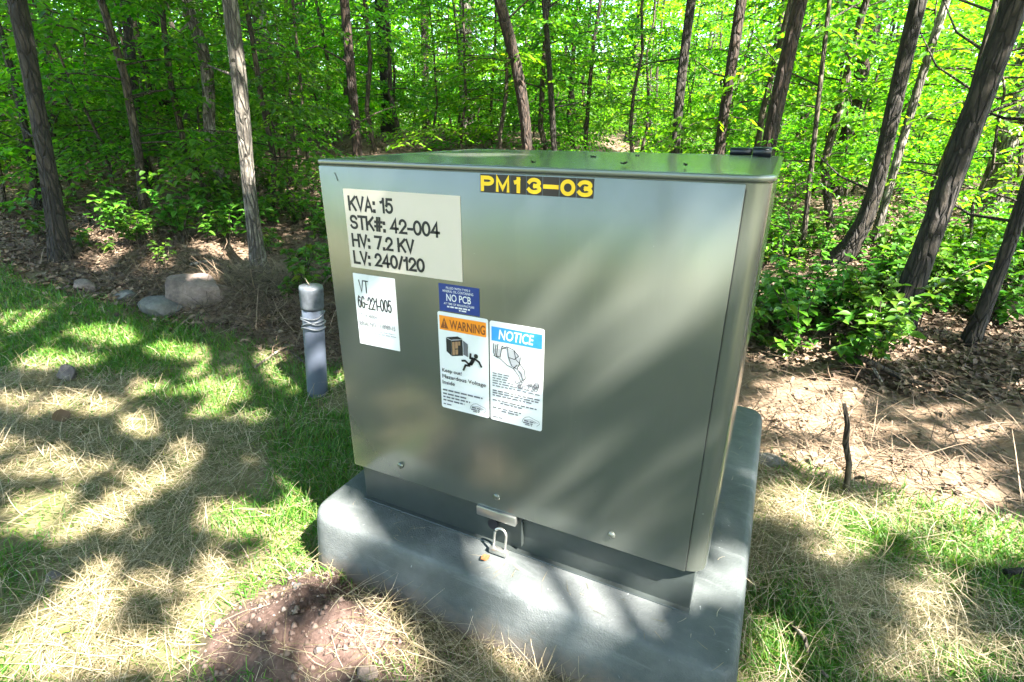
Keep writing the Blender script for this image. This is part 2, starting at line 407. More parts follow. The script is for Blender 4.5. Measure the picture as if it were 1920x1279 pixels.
for off, z in ((.03, -.42), (.010, -.12), (.003, -.04), (0, -.016), (-.003, -.008), (-.008, -.003), (-.015, -.0008), (-.03, .0), (-.2, .0)):
    rr = [max(.012, r+off) for r in (.06, .035, .05, .05)]
    rings.append([(x, y, z) for x, y in rrect(PX0-off, PX1+off, PY0-off, PY1+off, rr)])
bm, rows = loft(rings); bm.faces.new(rows[-1])
pad = bm_obj('equipment_pad', bm, M['pad'], None, 40)
tag(pad, 'dark grey fibreglass box pad under the transformer cabinet', 'pad')

# ------------------------------------------------------------------ transformer cabinet
W, H, HB, SI, D = .80, .7862, .1001, .0155, .6202
cab = empty('transformer_cabinet')
tag(cab, 'grey green metal transformer cabinet covered in stickers, standing on the pad', 'transformer')
RAD = (.012, .032, .02, .02)
prof = [(-.004, HB+.03), (-.004, HB), (0, HB), (0, H-.011), (.001, H-.0095), (.0032, H-.008), (.004, H-.005), (.003, H-.0015), (0, H), (-.006, H+.0002), (-.012, H-.0012), (-.03, H-.0006), (-.09, H+.0025), (-.17, H+.0045), (-.25, H+.0055)]
rings = []
for off, z in prof:
    rr = [max(.006, r+off) if off > -.05 else max(.012, .1+off*.3) for r in RAD]
    rings.append([(x, y, z) for x, y in rrect(0-off, W+off, .003-off, D+off, rr)])
bm, rows = loft(rings); bm.faces.new(rows[-1])
hood = bm_obj('hood', bm, M['paint'], cab, 32)
fp = bm_obj('front_panel', box_bm(.005, .767, 0, .0062, HB-.002, H-.0115, .0018, 2), M['paint'], cab, 40)
seam = bm_obj('corner_seam', box_bm(.7672, .7682, .0022, .004, HB, H-.018, 0), M['black'], cab)
M['sill_shaded'] = plain('sill_shaded_paint', (.050, .060, .058), .38, .25, .15, 25)  # shade under the hood put into the sill colour
sill = bm_obj('sill', box_bm(SI, W-SI, SI, D-SI, -.004, HB+.06, .003, 2), M['sill_shaded'], cab, 40)
fl = bm_obj('sill_flange', box_bm(SI-.002, W-SI+.002, SI-.012, SI+.004, -.003, .0025, .001, 1), M['sill_shaded'], cab)
# bolts along the bottom of the front panel
for x, z in ((.142, .136), (.385, .134), (.629, .129)):
    bm = bmesh.new(); bmesh.ops.create_uvsphere(bm, u_segments=14, v_segments=8, radius=.0078)
    for v in bm.verts: v.co = (x+v.co.x, -.0002+v.co.y*.62, z+v.co.z)
    bm_obj('bolt', bm, M['paint'], cab, 60)
# handle plate, lock recess and bracket
pl = bm_obj('latch_plate', box_bm(.337, .430, -.004, .012, .074, .0975, .003, 2), M['steel'], cab, 40)
bm = bmesh.new(); bmesh.ops.create_cone(bm, segments=20, radius1=.013, radius2=.010, depth=.012, cap_ends=True)
for v in bm.verts: v.co = (.372+v.co.x, SI-.003+v.co.z, .052+v.co.y)
bm_obj('lock_bolt', bm, M['black'], cab, 40)
bm_obj('lock_bracket', box_bm(.438, .4405, .006, SI+.002, .020, .085, .0006, 1), M['sill_shaded'], cab)
# hinge barrel on the rear of the top
tb = Tubes()
tb.add([(.692, .575, H+.009), (.738, .574, H+.009)], .0085, 12, cap=True)
tb.add([(.740, .574, H+.009), (.778, .573, H+.009)], .0105, 12, cap=True)
link('hinge', tb.mesh('hinge'), M['black'], cab)
tb = Tubes(); tb.add([(.044, -.0007, .763), (.047, -.0007, .757), (.050, -.0007, .748)], .0005, 4)
link('scratch', tb.mesh('scratch'), M['ink'], cab)

# ---- flat graphics on the front: coordinates are fractions (u, v from the top) of a label's rectangle
def slab(polys, y, th=.0006):
    bm = bmesh.new()
    for P in polys:
        vs = [bm.verts.new((x, y, z)) for x, z in P]
        try: bm.faces.new(vs)
        except ValueError: pass
    bmesh.ops.recalc_face_normals(bm, faces=bm.faces[:])
    for f in bm.faces:
        if f.normal.y > 0: f.normal_flip()
    return bm
def line(pts, w):
    out = []
    for (x0, z0), (x1, z1) in zip(pts[:-1], pts[1:]):
        dx, dz = x1-x0, z1-z0; l = math.hypot(dx, dz) or 1e-6; nx_, nz_ = -dz/l*w/2, dx/l*w/2; ex, ez = dx/l*w*.3, dz/l*w*.3
        out.append([(x0+nx_-ex, z0+nz_-ez), (x1+nx_+ex, z1+nz_+ez), (x1-nx_+ex, z1-nz_+ez), (x0-nx_-ex, z0-nz_-ez)])
    return out
def disc(cx, cz, r, n=16): return [(cx+r*math.cos(2*math.pi*k/n), cz+r*math.sin(2*math.pi*k/n)) for k in range(n)]
class Label:
    def __init__(s, name, x0, x1, z0, z1, m, label=None, r=.003):
        s.x0, s.x1, s.z0, s.z1 = x0, x1, z0, z1
        P = [(x, z) for x, z in rrect(x0, x1, z0, z1, (r, r, r, r), 4)]
        bm = bmesh.new(); f = bm.faces.new([bm.verts.new((x, -.0009, z)) for x, z in P])
        e = bmesh.ops.extrude_face_region(bm, geom=[f])
        for v in e['geom']:
            if isinstance(v, bmesh.types.BMVert): v.co.y = .0006
        bmesh.ops.recalc_face_normals(bm, faces=bm.faces[:])
        s.o = bm_obj(name, bm, m, cab)
        if label: s.o['label'] = label
        s.k = 0
    def p(s, u, v): return (s.x0+u*(s.x1-s.x0), s.z1-v*(s.z1-s.z0))
    def y(s): s.k += 1; return -.0011-.00012*s.k
    def shape(s, name, polys, m): return bm_obj(name, slab([[s.p(*q) for q in P] for P in polys], s.y()), m, s.o)
    def lines(s, name, plist, w, m):
        polys = []
        for pts in plist: polys += line([s.p(*q) for q in pts], w)
        y = s.y(); return bm_obj(name, slab(polys, y), m, s.o)
    def text(s, txt, u0, u1, v0, v1, m, bold=0.0, shear=0., name='lettering'):
        x0, z1 = s.p(u0, v0); x1, z0 = s.p(u1, v1); return text_fit(txt, x0, x1, z0, z1, s.y(), m, s.o, bold, shear, name)
    def strokes(s, name, plist, w, m):
        bm = bmesh.new(); y = s.y()
        for j, pts in enumerate(plist): ribbon(bm, [s.p(*q) for q in pts], w, y-j*2e-6)
        return bm_obj(name, bm, m, s.o)
    def dashes(s, rows, m, seed=0, name='small_print'):        # print too fine to read: rows of word-length strokes
        rn = random.Random(seed); polys = []
        for u0, u1, v, h in rows:
            u = u0
            while u < u1-.01:
                l = min(rn.uniform(.04, .13), u1-u); polys.append([(u, v), (u+l, v), (u+l, v+h), (u, v+h)]); u += l+.022
        return s.shape(name, polys, m)
def text_fit(txt, x0, x1, z0, z1, y, m, parent, bold=0., shear=0., name='lettering'):
    cu = bpy.data.curves.new('lettering', 'FONT'); cu.body = txt; cu.size = 1; cu.offset = bold; cu.shear = shear; cu.resolution_u = 4
    tmp = bpy.data.objects.new('tmp', cu); COL.objects.link(tmp)
    dg = bpy.context.evaluated_depsgraph_get(); dg.update()
    me = bpy.data.meshes.new_from_object(tmp.evaluated_get(dg)); bpy.data.objects.remove(tmp)
    V = np.empty(len(me.vertices)*3, dtype=np.float32); me.vertices.foreach_get('co', V); V = V.reshape(-1, 3)
    mn = V.min(0); mx = V.max(0)
    o = np.empty_like(V); o[:, 0] = x0+(V[:, 0]-mn[0])/(mx[0]-mn[0])*(x1-x0); o[:, 2] = z0+(V[:, 1]-mn[1])/(mx[1]-mn[1])*(z1-z0); o[:, 1] = y
    me.vertices.foreach_set('co', o.ravel()); me.update(); me.materials.clear()
    return link(name, me, m, parent)

def arc(cx, cy, rx, ry, a0, a1, n=12): return [(cx+rx*math.cos(R(a0+(a1-a0)*k/n)), cy+ry*math.sin(R(a0+(a1-a0)*k/n))) for k in range(n+1)]
GLYPH = {'K': (1, [[(0, 0), (0, 1)], [(1, 1), (.02, .36)], [(.34, .60), (1, 0)]]), 'V': (1, [[(0, 1), (.5, .02), (1, 1)]]), 'A': (1, [[(0, 0), (.5, .98), (1, 0)], [(.2, .3), (.8, .3)]]),
 ':': (.16, [[(.5, .0), (.5, .03)], [(.5, .62), (.5, .65)]]), '.': (.16, [[(.5, 0), (.5, .03)]]), ' ': (.35, []), '1': (.5, [[(.85, 0), (.85, 1)], [(.82, .93), (.55, .78), (.05, .74)]]),
 '5': (.95, [[(.92, 1), (.2, 1), (.10, .50)], arc(.48, .33, .50, .33, 145, -150, 14)]), 'S': (1, [arc(.5, .75, .45, .25, 15, 262, 12)+arc(.5, .25, .48, .25, 88, -165, 12)]),
 'T': (.95, [[(0, 1), (1, 1)], [(.5, 0), (.5, .97)]]), '#': (1, [[(.25, 0), (.38, 1)], [(.62, 0), (.75, 1)], [(0, .32), (.95, .32)], [(.05, .68), (1, .68)]]),
 '4': (1, [[(.72, 0), (.72, 1), (0, .28), (1, .28)]]), '2': (.95, [arc(.5, .70, .46, .30, 175, -25, 12)+[(.05, .0), (1, .0)]]), '0': (.95, [arc(.5, .5, .5, .5, 90, 450, 24)]), '-': (.55, [[(0, .36), (1, .36)]]),
 'H': (1, [[(0, 0), (0, 1)], [(1, 0), (1, 1)], [(.03, .52), (.97, .52)]]), '7': (.95, [[(0, 1), (1, 1), (.35, 0)]]), 'L': (.85, [[(0, 1), (0, 0), (1, 0)]]), '/': (.55, [[(0, 0), (1, 1)]]),
 'P': (1, [[(0, 0), (0, 1)], [(.12, 1), (.55, 1)]+arc(.55, .74, .45, .26, 80, -90, 8)+[(.12, .48)]]), 'M': (1.2, [[(0, 0), (0, 1), (.5, .15), (1, 1), (1, 0)]]), '3': (.95, [arc(.48, .74, .46, .26, 165, -80, 10), arc(.48, .26, .5, .26, 82, -165, 10)]),
 '6': (.95, [arc(.5, .33, .48, .33, 0, 360, 16), [(.02, .36), (.1, .75), (.4, 1), (.85, .88)]]), 'G': (1, [arc(.5, .5, .5, .5, 40, 325, 16)+[(.98, .46), (.55, .46)]])}
def ribbon(bm, pts, w, y):
    P = np.array(pts, float); d = np.diff(P, axis=0); d /= np.linalg.norm(d, axis=1)[:, None]+1e-9
    nn_ = np.stack([-d[:, 1], d[:, 0]], 1); closed = np.linalg.norm(P[0]-P[-1]) < 1e-7
    prev = np.vstack([nn_[-1:] if closed else nn_[:1], nn_]); nxt = np.vstack([nn_, nn_[:1] if closed else nn_[-1:]])
    mt = prev+nxt; mt /= np.linalg.norm(mt, axis=1)[:, None]+1e-9; sc = np.clip(1/np.maximum((mt*nxt).sum(1), .35), 1, 2.2)
    P2 = P.copy()
    if not closed: P2[0] -= d[0]*w*.5; P2[-1] += d[-1]*w*.5
    a = P2+mt*(w/2*sc)[:, None]; b = P2-mt*(w/2*sc)[:, None]
    va = [bm.verts.new((q[0], y, q[1])) for q in a]; vb = [bm.verts.new((q[0], y, q[1])) for q in b]
    for i in range(len(P)-1):
        f = bm.faces.new((va[i], va[i+1], vb[i+1], vb[i])); f.normal_update()
        if f.normal.y > 0: f.normal_flip()
def stroke_text(L, txt, u0, u1, v0, v1, m, tw, gap=.32, name='lettering'):
    x0, z1 = L.p(u0, v0); x1, z0 = L.p(u1, v1); h = z1-z0; y = L.y()
    tot = sum(GLYPH[c][0] for c in txt)+gap*(len(txt)-1); k = (x1-x0-tw)/tot if len(txt) > 1 else (x1-x0-tw)/GLYPH[txt][0]
    bm = bmesh.new(); x = x0+tw/2; j = 0
    for c in txt:
        gw, st = GLYPH[c]
        for pl in st:
            ribbon(bm, [(x+px_*gw*k, z0+tw/2+pz_*(h-tw)) for px_, pz_ in pl], tw*(1.25 if c in ':.' else 1), y-j*2e-6); j += 1
        x += (gw+gap)*k
    o = bm_obj(name, bm, m, L.o); return o

L = Label('rating_label', .061, .319, .583, .735, M['tan'], 'tan rating label with four black lines', .001)
stroke_text(L, 'KVA: 15', .037, .447, .08, .268, M['ink'], .0050)
stroke_text(L, 'STK#: 42-004', .035, .832, .315, .498, M['ink'], .0050)
stroke_text(L, 'HV: 7.2 KV', .036, .61, .548, .726, M['ink'], .0050)
stroke_text(L, 'LV: 240/120', .034, .69, .770, .948, M['ink'], .0050)
L = Label('asset_label', .063, .166, .419, .571, M['white'], 'white asset label reading VT 6G-221-005', .001)
stroke_text(L, 'VT', .12, .36, .08, .255, M['ink'], .0027)
stroke_text(L, '6G-221-005', .055, .885, .30, .475, M['ink'], .0027, .36)
L.text('CTL R: 40004', .05, .5, .545, .60, M['ink_grey'], 0)
L.text('SERIAL NO: 1118989-15', .03, .93, .655, .72, M['ink_grey'], .004)
L.dashes([(.06, .9, .765, .012), (.06, .95, .80, .012), (.06, .6, .835, .012)], M['ink_pale'], 2)
L = Label('oil_label', .267, .353, .5225, .5755, M['blue'], 'navy NO PCB label', .001)
L.text('FILLED WITH TYPE II', .19, .78, .09, .17, M['white'], .006)
L.text('MINERAL OIL CONTAINING', .10, .86, .205, .295, M['white'], .006)
L.text('NO PCB', .19, .80, .345, .61, M['white'], .012)
L.text('AT TIME OF MANUFACTURE', .12, .88, .665, .745, M['white'], .006)
L.dashes([(.2, .8, .785, .055), (.5, .68, .875, .045)], M['white'], 3)
L = Label('warning_label', .2615, .3700, .315, .520, M['white'], 'white and orange WARNING label', .004)
L.shape('header', [[(.035, .035), (.965, .035), (.965, .175), (.035, .175)]], M['orange'])
L.shape('alert_triangle', [[(.135, .052), (.215, .158), (.055, .158)]], M['rust_ink'])
L.shape('alert_mark', [[(.127, .085), (.143, .085), (.139, .13), (.131, .13)], [(.129, .138), (.141, .138), (.141, .148), (.129, .148)]], M['orange'])
L.text('WARNING', .245, .95, .065, .155, M['rust_ink'], .018)
L.shape('pictogram_box', [[(.16, .245), (.40, .215), (.50, .235), (.265, .262)], [(.16, .25), (.262, .268), (.262, .425), (.16, .385)],
                          [(.268, .268), (.495, .24), (.495, .40), (.268, .425)]], M['ink'])
L.shape('pictogram_cabinet', [[(.282, .282), (.335, .276), (.335, .405), (.282, .412)], [(.345, .274), (.40, .267), (.40, .335), (.345, .342)], [(.345, .352), (.40, .345), (.40, .395), (.345, .402)],
                              [(.41, .266), (.45, .262), (.45, .30), (.41, .305)]], M['brown_print'])
L.shape('pictogram_door', [[(.51, .245), (.60, .275), (.60, .405), (.51, .385)]], M['ink_grey'])
man = [[(.70, .405), (.655, .45), (.62, .475)], [(.735, .41), (.67, .47), (.60, .475)], [(.62, .475), (.54, .445), (.475, .452)], [(.63, .488), (.545, .49), (.50, .545)],
       [(.725, .405), (.82, .43), (.865, .475)], [(.70, .405), (.645, .41), (.655, .365)]]
L.lines('pictogram_figure', man, .0042, M['ink'])
L.shape('pictogram_figure', [[((.762)+.042*math.cos(a*.4), .378+.023*math.sin(a*.4)) for a in range(16)]], M['ink'])
L.text('Keep out!', .05, .46, .568, .618, M['ink'], .012)
L.text('Hazardous Voltage', .05, .95, .632, .685, M['ink'], .012)
L.text('Inside', .05, .31, .695, .735, M['ink'], .012)
L.dashes([(.05, .88, .79, .016), (.05, .55, .83, .016), (.05, .62, .865, .016), (.05, .5, .90, .016), (.05, .22, .945, .012)], M['ink_grey'], 5)
def swoosh(L, u0, v0, u1, v1):
    P = lambda a, b: (u0+(u1-u0)*a, v0+(v1-v0)*b)
    L.lines('emblem', [[P(.0, .75), P(.05, .45), P(.2, .2), P(.42, .08), P(.62, .2), P(.95, .35), P(1, .6), P(.85, .85)], [P(.1, .5), P(.5, .35), P(.9, .55)]], .0008, M['ink_grey'])
    L.dashes([(u0+.04, u1-.08, v0+(v1-v0)*.5, .013), (u0+.02, u1-.1, v0+(v1-v0)*.7, .013), (u0+.06, u1-.14, v0+(v1-v0)*.88, .010)], M['ink_grey'], 9)
swoosh(L, .62, .86, .95, .965)
L = Label('notice_label', .3735, .4812, .315, .5185, M['white'], 'white and blue NOTICE label', .004)
L.shape('header', [[(.035, .05), (.965, .05), (.965, .185), (.035, .185)]], M['sky_blue'])
L.text('NOTICE', .17, .82, .068, .165, M['white'], .02, .15)
rn = random.Random(4)
ex = [[(.08, .21), (.07, .30), (.10, .33), (.12, .22)], [(.16, .21), (.13, .33), (.2, .335), (.24, .22), (.3, .24)], [(.08, .33), (.2, .35), (.33, .40), (.45, .42), (.52, .38)],
      [(.24, .25), (.33, .22), (.46, .24), (.55, .29)], [(.33, .22), (.36, .32), (.47, .33), (.55, .29)], [(.46, .24), (.5, .33), (.57, .36), (.58, .3)], [(.36, .32), (.42, .40), (.52, .42), (.57, .36)],
      [(.52, .42), (.6, .46), (.63, .52)], [(.57, .36), (.66, .42), (.68, .5), (.63, .52)], [(.45, .42), (.55, .48), (.6, .54)]]
L.shape('digger_shading', [[(.34, .23), (.47, .25), (.56, .30), (.57, .36), (.50, .41), (.42, .39), (.36, .32)], [(.09, .26), (.2, .25), (.2, .33), (.1, .325)], [(.54, .43), (.62, .43), (.67, .5), (.62, .51)]], M['drawing_grey'])
L.strokes('digger_drawing', ex, .0015, M['ink'])
rocks = []
for k in range(17):
    u = rn.uniform(.5, .92); v = .60-rn.uniform(0, .08)*(1-abs(u-.7)*1.2); r_ = rn.uniform(.02, .05)
    rocks.append([(u+r_*math.cos(a), v-.01+r_*.55*math.sin(a)) for a in np.linspace(0, 6.28, 7)])
L.strokes('rubble_drawing', rocks, .0012, M['ink_grey'])
L.dashes([(.05, .38, .50, .010), (.05, .36, .525, .010), (.05, .34, .55, .010), (.05, .45, .575, .010), (.05, .85, .60, .011), (.05, .95, .626, .011)], M['ink_grey'], 11)
L.dashes([(.05, .95, .675, .013), (.05, .93, .70, .013), (.05, .8, .725, .013), (.05, .9, .775, .013), (.2, .62, .80, .013), (.05, .62, .855, .013), (.22, .55, .88, .013), (.05, .25, .955, .011)], M['ink_grey'], 12)
swoosh(L, .63, .865, .96, .97)
# seven tiles with yellow characters
tx = np.linspace(.3585, .5555, 8)
for k, ch in enumerate('PM13-03'):
    a, b = tx[k]+.0006, tx[k+1]-.0006
    z0, z1 = .7435, .7725
    L = Label('number_tile', a, b, z0, z1, M['tile'], None, .0005)
    if ch == '-': L.shape('numeral', [[(.02, .40), (.98, .40), (.98, .62), (.02, .62)]], M['yellow'])
    elif ch == '1': stroke_text(L, ch, .2, .66, .08, .94, M['yellow'], .0064, name='numeral')
    else: stroke_text(L, ch, .04, .96, .08, .94, M['yellow'], .0060 if ch != 'M' else .0050, name='numeral')

# padlock hanging from the latch
lock = empty('padlock', (.398, -.003, 0))
tag(lock, 'small silver padlock hanging from the latch below the front panel', 'padlock')
tb = Tubes(); pts = [(-.0135, 0, -.001)] + [(-.0135, 0, z) for z in (.02, .045)]
pts += [(-.0135*math.cos(a), 0, .047+.014*math.sin(a)) for a in np.linspace(.2, math.pi-.2, 8)] + [(.0135, 0, z) for z in (.045, .02, -.001)]
pts = [(x, -.004-.012*(1-z/.06), z) for x, _, z in pts]
tb.add(pts, .0029, 8, cap=True); link('shackle', tb.mesh('shackle'), M['steel'], lock)
bm_obj('lock_body', box_bm(-.021, .021, -.021, -.008, .004, .0175, .0025, 2), M['steel'], lock, 40)

# dry leaf on the pad and crumbs on the lid
def curled_leaf(name, loc, L_, W_, rz, m, curl=.35, tilt=0.):
    bm = bmesh.new(); n = 7; rows = []
    for i in range(n):
        u = i/(n-1); hw = W_*.5*math.sin(math.pi*min(1, u*.93+.04))**.8*(1+.25*math.sin(u*19))
        rows.append([bm.verts.new((u*L_-L_/2, v*hw, L_*curl*((u-.5)**2)+abs(v)**1.5*hw*.5+.0015*math.sin(u*31+v*5))) for v in (-1, -.5, 0, .5, 1)])
    for a, b in zip(rows[:-1], rows[1:]):
        for i in range(4): bm.faces.new((a[i], a[i+1], b[i+1], b[i]))
    o = bm_obj(name, bm, m, None, 180); o.location = loc; o.rotation_euler = (tilt, .1, rz); return o
p = at_z(909, 1047, .004)
tag(curled_leaf('dead_leaf', p, .022, .014, 1.1, M['dead_leaf'], .7, .3), 'small orange brown dead leaf on the pad beside the padlock', 'leaf')
for k, (px, py) in enumerate(((1112, 295), (1000, 305), (1195, 293), (1170, 307), (1285, 310))):
    p = at_z(px, py, H+.005)
    tag(curled_leaf('leaf_crumb', p, .012, .006, k*1.3, M['bark_dark'], .6), 'tiny dark leaf crumb lying on the cabinet lid', 'leaf crumb', 'leaf crumbs on the cabinet lid')

# ------------------------------------------------------------------ conduit stub
cb = at_z(596, 738); ctop = at_plane(583, 536, cb)
con = empty('conduit', cb); tag(con, 'upright grey plastic conduit stub with taped top, standing in the grass behind the cabinet', 'conduit')
ax_ = ctop-cb; Hc = np.linalg.norm(ax_)
tb = Tubes(); tb.add([-.15*ax_, 0*ax_, ax_*.3, ax_*.6, ax_*.97], .041, 24, cap=True); link('pipe', tb.mesh('pipe'), M['pvc'], con)
tb = Tubes(); ts = np.linspace(.80, 1.0, 9); tb.add([ax_*t for t in ts], [.0425, .0445, .043, .045, .044, .0465, .0455, .047, .044], 24, .03, 3, cap=True); link('tape_wrap', tb.mesh('tape_wrap'), M['tape'], con)
for k, (t0, tl) in enumerate(((.75, .02), (.70, -.03), (.66, .05), (.63, .02))):
    tb = Tubes(); a = np.linspace(0, 2*math.pi, 30)
    tb.add(np.stack([ax_[0]*t0+.045*np.cos(a), ax_[1]*t0+.045*np.sin(a), ax_[2]*t0+tl*np.sin(a+k)*.45+.004*np.sin(3*a)], 1), .0035, 6); link('wire_tie', tb.mesh('wire_tie'), M['tape'], con)
tb = Tubes(); tb.add([ax_*.98, ax_*1.02+np.array([-.015, 0, .0]), ax_*1.05+np.array([-.04, .01, .0])], .002, 6); link('wire_end', tb.mesh('wire_end'), M['twig_pale'], con)

# ------------------------------------------------------------------ rocks, sticks
def rock(name, loc, size, m, seed, label, cat='rock', group=None, rz=0):
    rs = np.random.default_rng(seed); bm = bmesh.new(); bmesh.ops.create_icosphere(bm, subdivisions=4, radius=1)
    cuts = [(rs.normal(size=3), rs.uniform(.5, .86)) for _ in range(18)]
    for v in bm.verts:
        c = np.array(v.co)
        for nrm, d in cuts:
            n_ = nrm/np.linalg.norm(nrm); t_ = c@n_-d
            if t_ > 0: c = c-n_*t_*.9
        c = c*(1+.05*(vn2(c[0]*3+c[2]*2, c[1]*3, 1.5, seed)-.5)*2)
        v.co = (c[0]*size[0], c[1]*size[1], c[2]*size[2])
    o = bm_obj(name, bm, m, None, 35); o.location = loc; o.rotation_euler = (rs.uniform(-.15, .15), rs.uniform(-.15, .15), rz)
    return tag(o, label, cat, group)
def gpt(px, py, z=-.2):
    p = at_z(px, py, z)
    for _ in range(4): p = at_z(px, py, float(ground_z(p[0], p[1])))
    return p
p = gpt(350, 572); rock('boulder', p+np.array([0, .05, .045]), (.22, .18, .155), M['rock'], 3, 'large pinkish boulder at the edge of the lawn', rz=.4)
p = gpt(298, 592); rock('rock', p+np.array([0, .02, .03]), (.17, .11, .075), M['rock_grey'], 5, 'low flat grey rock touching the pinkish boulder', rz=.2)
p = gpt(405, 560); rock('rock', p+np.array([0, .03, .02]), (.10, .08, .07), M['rock'], 23, 'small broken pinkish rock on the conduit side of the boulder', rz=1.0)
p = gpt(240, 560); rock('rock', p+np.array([0, 0, .015]), (.10, .07, .045), M['rock_grey'], 8, 'small grey rock among leaf litter at the lawn edge')
p = gpt(160, 545); rock('rock', p+np.array([0, 0, .02]), (.09, .06, .05), M['rock'], 9, 'small pink rock on leaf litter beside the dark tree')
p = gpt(104, 1085); rock('stone', p+np.array([0, 0, .010]), (.028, .022, .018), M['rock_dark'], 11, 'dark rounded stone sitting in dry lawn grass', 'stone')
p = gpt(130, 712); rock('clod', p+np.array([0, 0, .02]), (.05, .04, .05), M['rock_dark'], 21, 'brown clod of earth standing up in the lawn', 'clod')
p = gpt(1440, 862); rock('rock', p+np.array([0, 0, -.005]), (.09, .06, .035), M['rock_grey'], 15, 'flat pale rock beside the rear corner of the pad')
for k, (px, py, s, lab) in enumerate(((560, 1105, .013, 'pale blue pebble on the soil heap beside straw'), (598, 1222, .013, 'pale cream pebble on the bare soil heap'), (712, 1100, .024, 'square pinkish stone leaning against the pad'),
                                      (690, 1268, .022, 'blocky pink stone at the foot of the soil heap'), (725, 1185, .016, 'white stone on the sunlit soil'))):
    p = gpt(px, py); rock('pebble', p+np.array([0, 0, s*.5]), (s, s*.8, s*.8), M['rock'] if k else M['rock_grey'], 30+k, lab, 'pebble', rz=k)
tb_list = [('stick', [(1588, 925), (1592, 860), (1585, 820), (1588, 790), (1583, 758)], .010, 'upright bare stick poked into the ground at the lawn edge', 'twig')]
b0 = gpt(1588, 922)
tb = Tubes(); tb.add([at_plane(px, py, b0) for px, py in ((1589, 935), (1587, 915), (1592, 870), (1585, 830), (1589, 795), (1583, 757))], [.0085, .0085, .008, .0085, .007, .005], 8, .12, 2, cap=True)
tag(link('stick', tb.mesh('stick'), M['twig']), 'upright bare stick poked into the ground at the lawn edge', 'stick')
def ground_stick(pix, r0, m, label, lift=.012, cat='stick', group=None):
    P = [gpt(*q)+np.array([0, 0, lift*(1+.8*math.sin(i*2.1))]) for i, q in enumerate(pix)]
    tb = Tubes(); tb.add(P, np.linspace(r0, r0*.55, len(P)), 7, .1, 1, cap=True)
    tag(link('stick', tb.mesh('stick'), m), label, cat, group)
ground_stick([(1478, 1180), (1502, 1215), (1520, 1245), (1548, 1282)], .006, M['twig_pale'], 'pale dry stick lying in the straw beside the pad', .02)
ground_stick([(1545, 668), (1620, 710), (1690, 715), (1740, 745)], .016, M['twig'], 'bent dark branch lying across the leaf litter', .05, 'branch')
ground_stick([(1880, 1085), (1960, 1083)], .010, M['bark_dark'], 'dark twig lying in the grass near the path', .02)
ground_stick([(1560, 645), (1630, 705), (1655, 725)], .010, M['twig_pale'], 'thin pale branch leaning beside the dark bent branch', .03, 'branch')
ground_stick([(360, 510), (400, 512), (445, 511)], .012, M['twig_pale'], 'pale stick lying behind the boulder', .05)
ground_stick([(480, 700), (540, 665), (600, 655)], .006, M['twig_pale'], 'thin pale stick in the brush beside the conduit', .03)
ground_stick([(545, 668), (575, 700), (590, 712)], .006, M['twig'], 'thin dark twig leaning towards the conduit', .03)
p = gpt(130, 1205); tag(curled_leaf('green_leaf', p+np.array([0, 0, .035]), .022, .017, .3, M['fresh_leaf'], .2), 'small bright green leaf lying on the straw', 'leaf')
p = gpt(118, 800); tag(curled_leaf('dead_leaf', p+np.array([0, 0, .04]), .07, .05, 1.9, M['litter'], .5, 1.0), 'tan dead leaf standing up in the lawn', 'leaf')

# ------------------------------------------------------------------ trees
def smooth_path(P, n):
    P = np.asarray(P, float); d = np.concatenate([[0], np.cumsum(np.linalg.norm(np.diff(P, axis=0), axis=1))])
    t = np.linspace(0, d[-1], n); out = np.stack([np.interp(t, d, P[:, i]) for i in range(3)], 1)
    for _ in range(3): out[1:-1] = out[1:-1]*.5+(out[:-2]+out[2:])*.25
    return out
def crown_points(rs, n_cl, per, rx, rz, cl_r):
    c = rs.normal(size=(n_cl, 3)); c /= np.linalg.norm(c, axis=1)[:, None]; c *= (rs.uniform(.15, 1, n_cl)**.45)[:, None]
    c = c*np.array([rx, rx, rz])
    P = np.repeat(c, per, 0)+rs.normal(size=(n_cl*per, 3))*np.array([cl_r, cl_r, cl_r*.35])
    return c, P
def rand_dirs(rs, n, flat=.35):
    a = rs.uniform(0, 2*math.pi, n); D_ = np.stack([np.cos(a), np.sin(a), rs.normal(0, flat, n)-.15], 1)
    N_ = np.stack([rs.normal(0, .4, n), rs.normal(0, .4, n), np.ones(n)], 1); return D_, N_
crown_meshes = []
for k in range(4):
    rs = np.random.default_rng(100+k); c, P = crown_points(rs, 20, 60, 2.6, 3.0, .42)
    D_, N_ = rand_dirs(rs, len(P)); me = leaves_mesh('crown', P, D_, N_, rs.uniform(.13, .2, len(P)), rs.uniform(.09, .14, len(P)))
    me.materials.append(M['canopy']); crown_meshes.append(me)
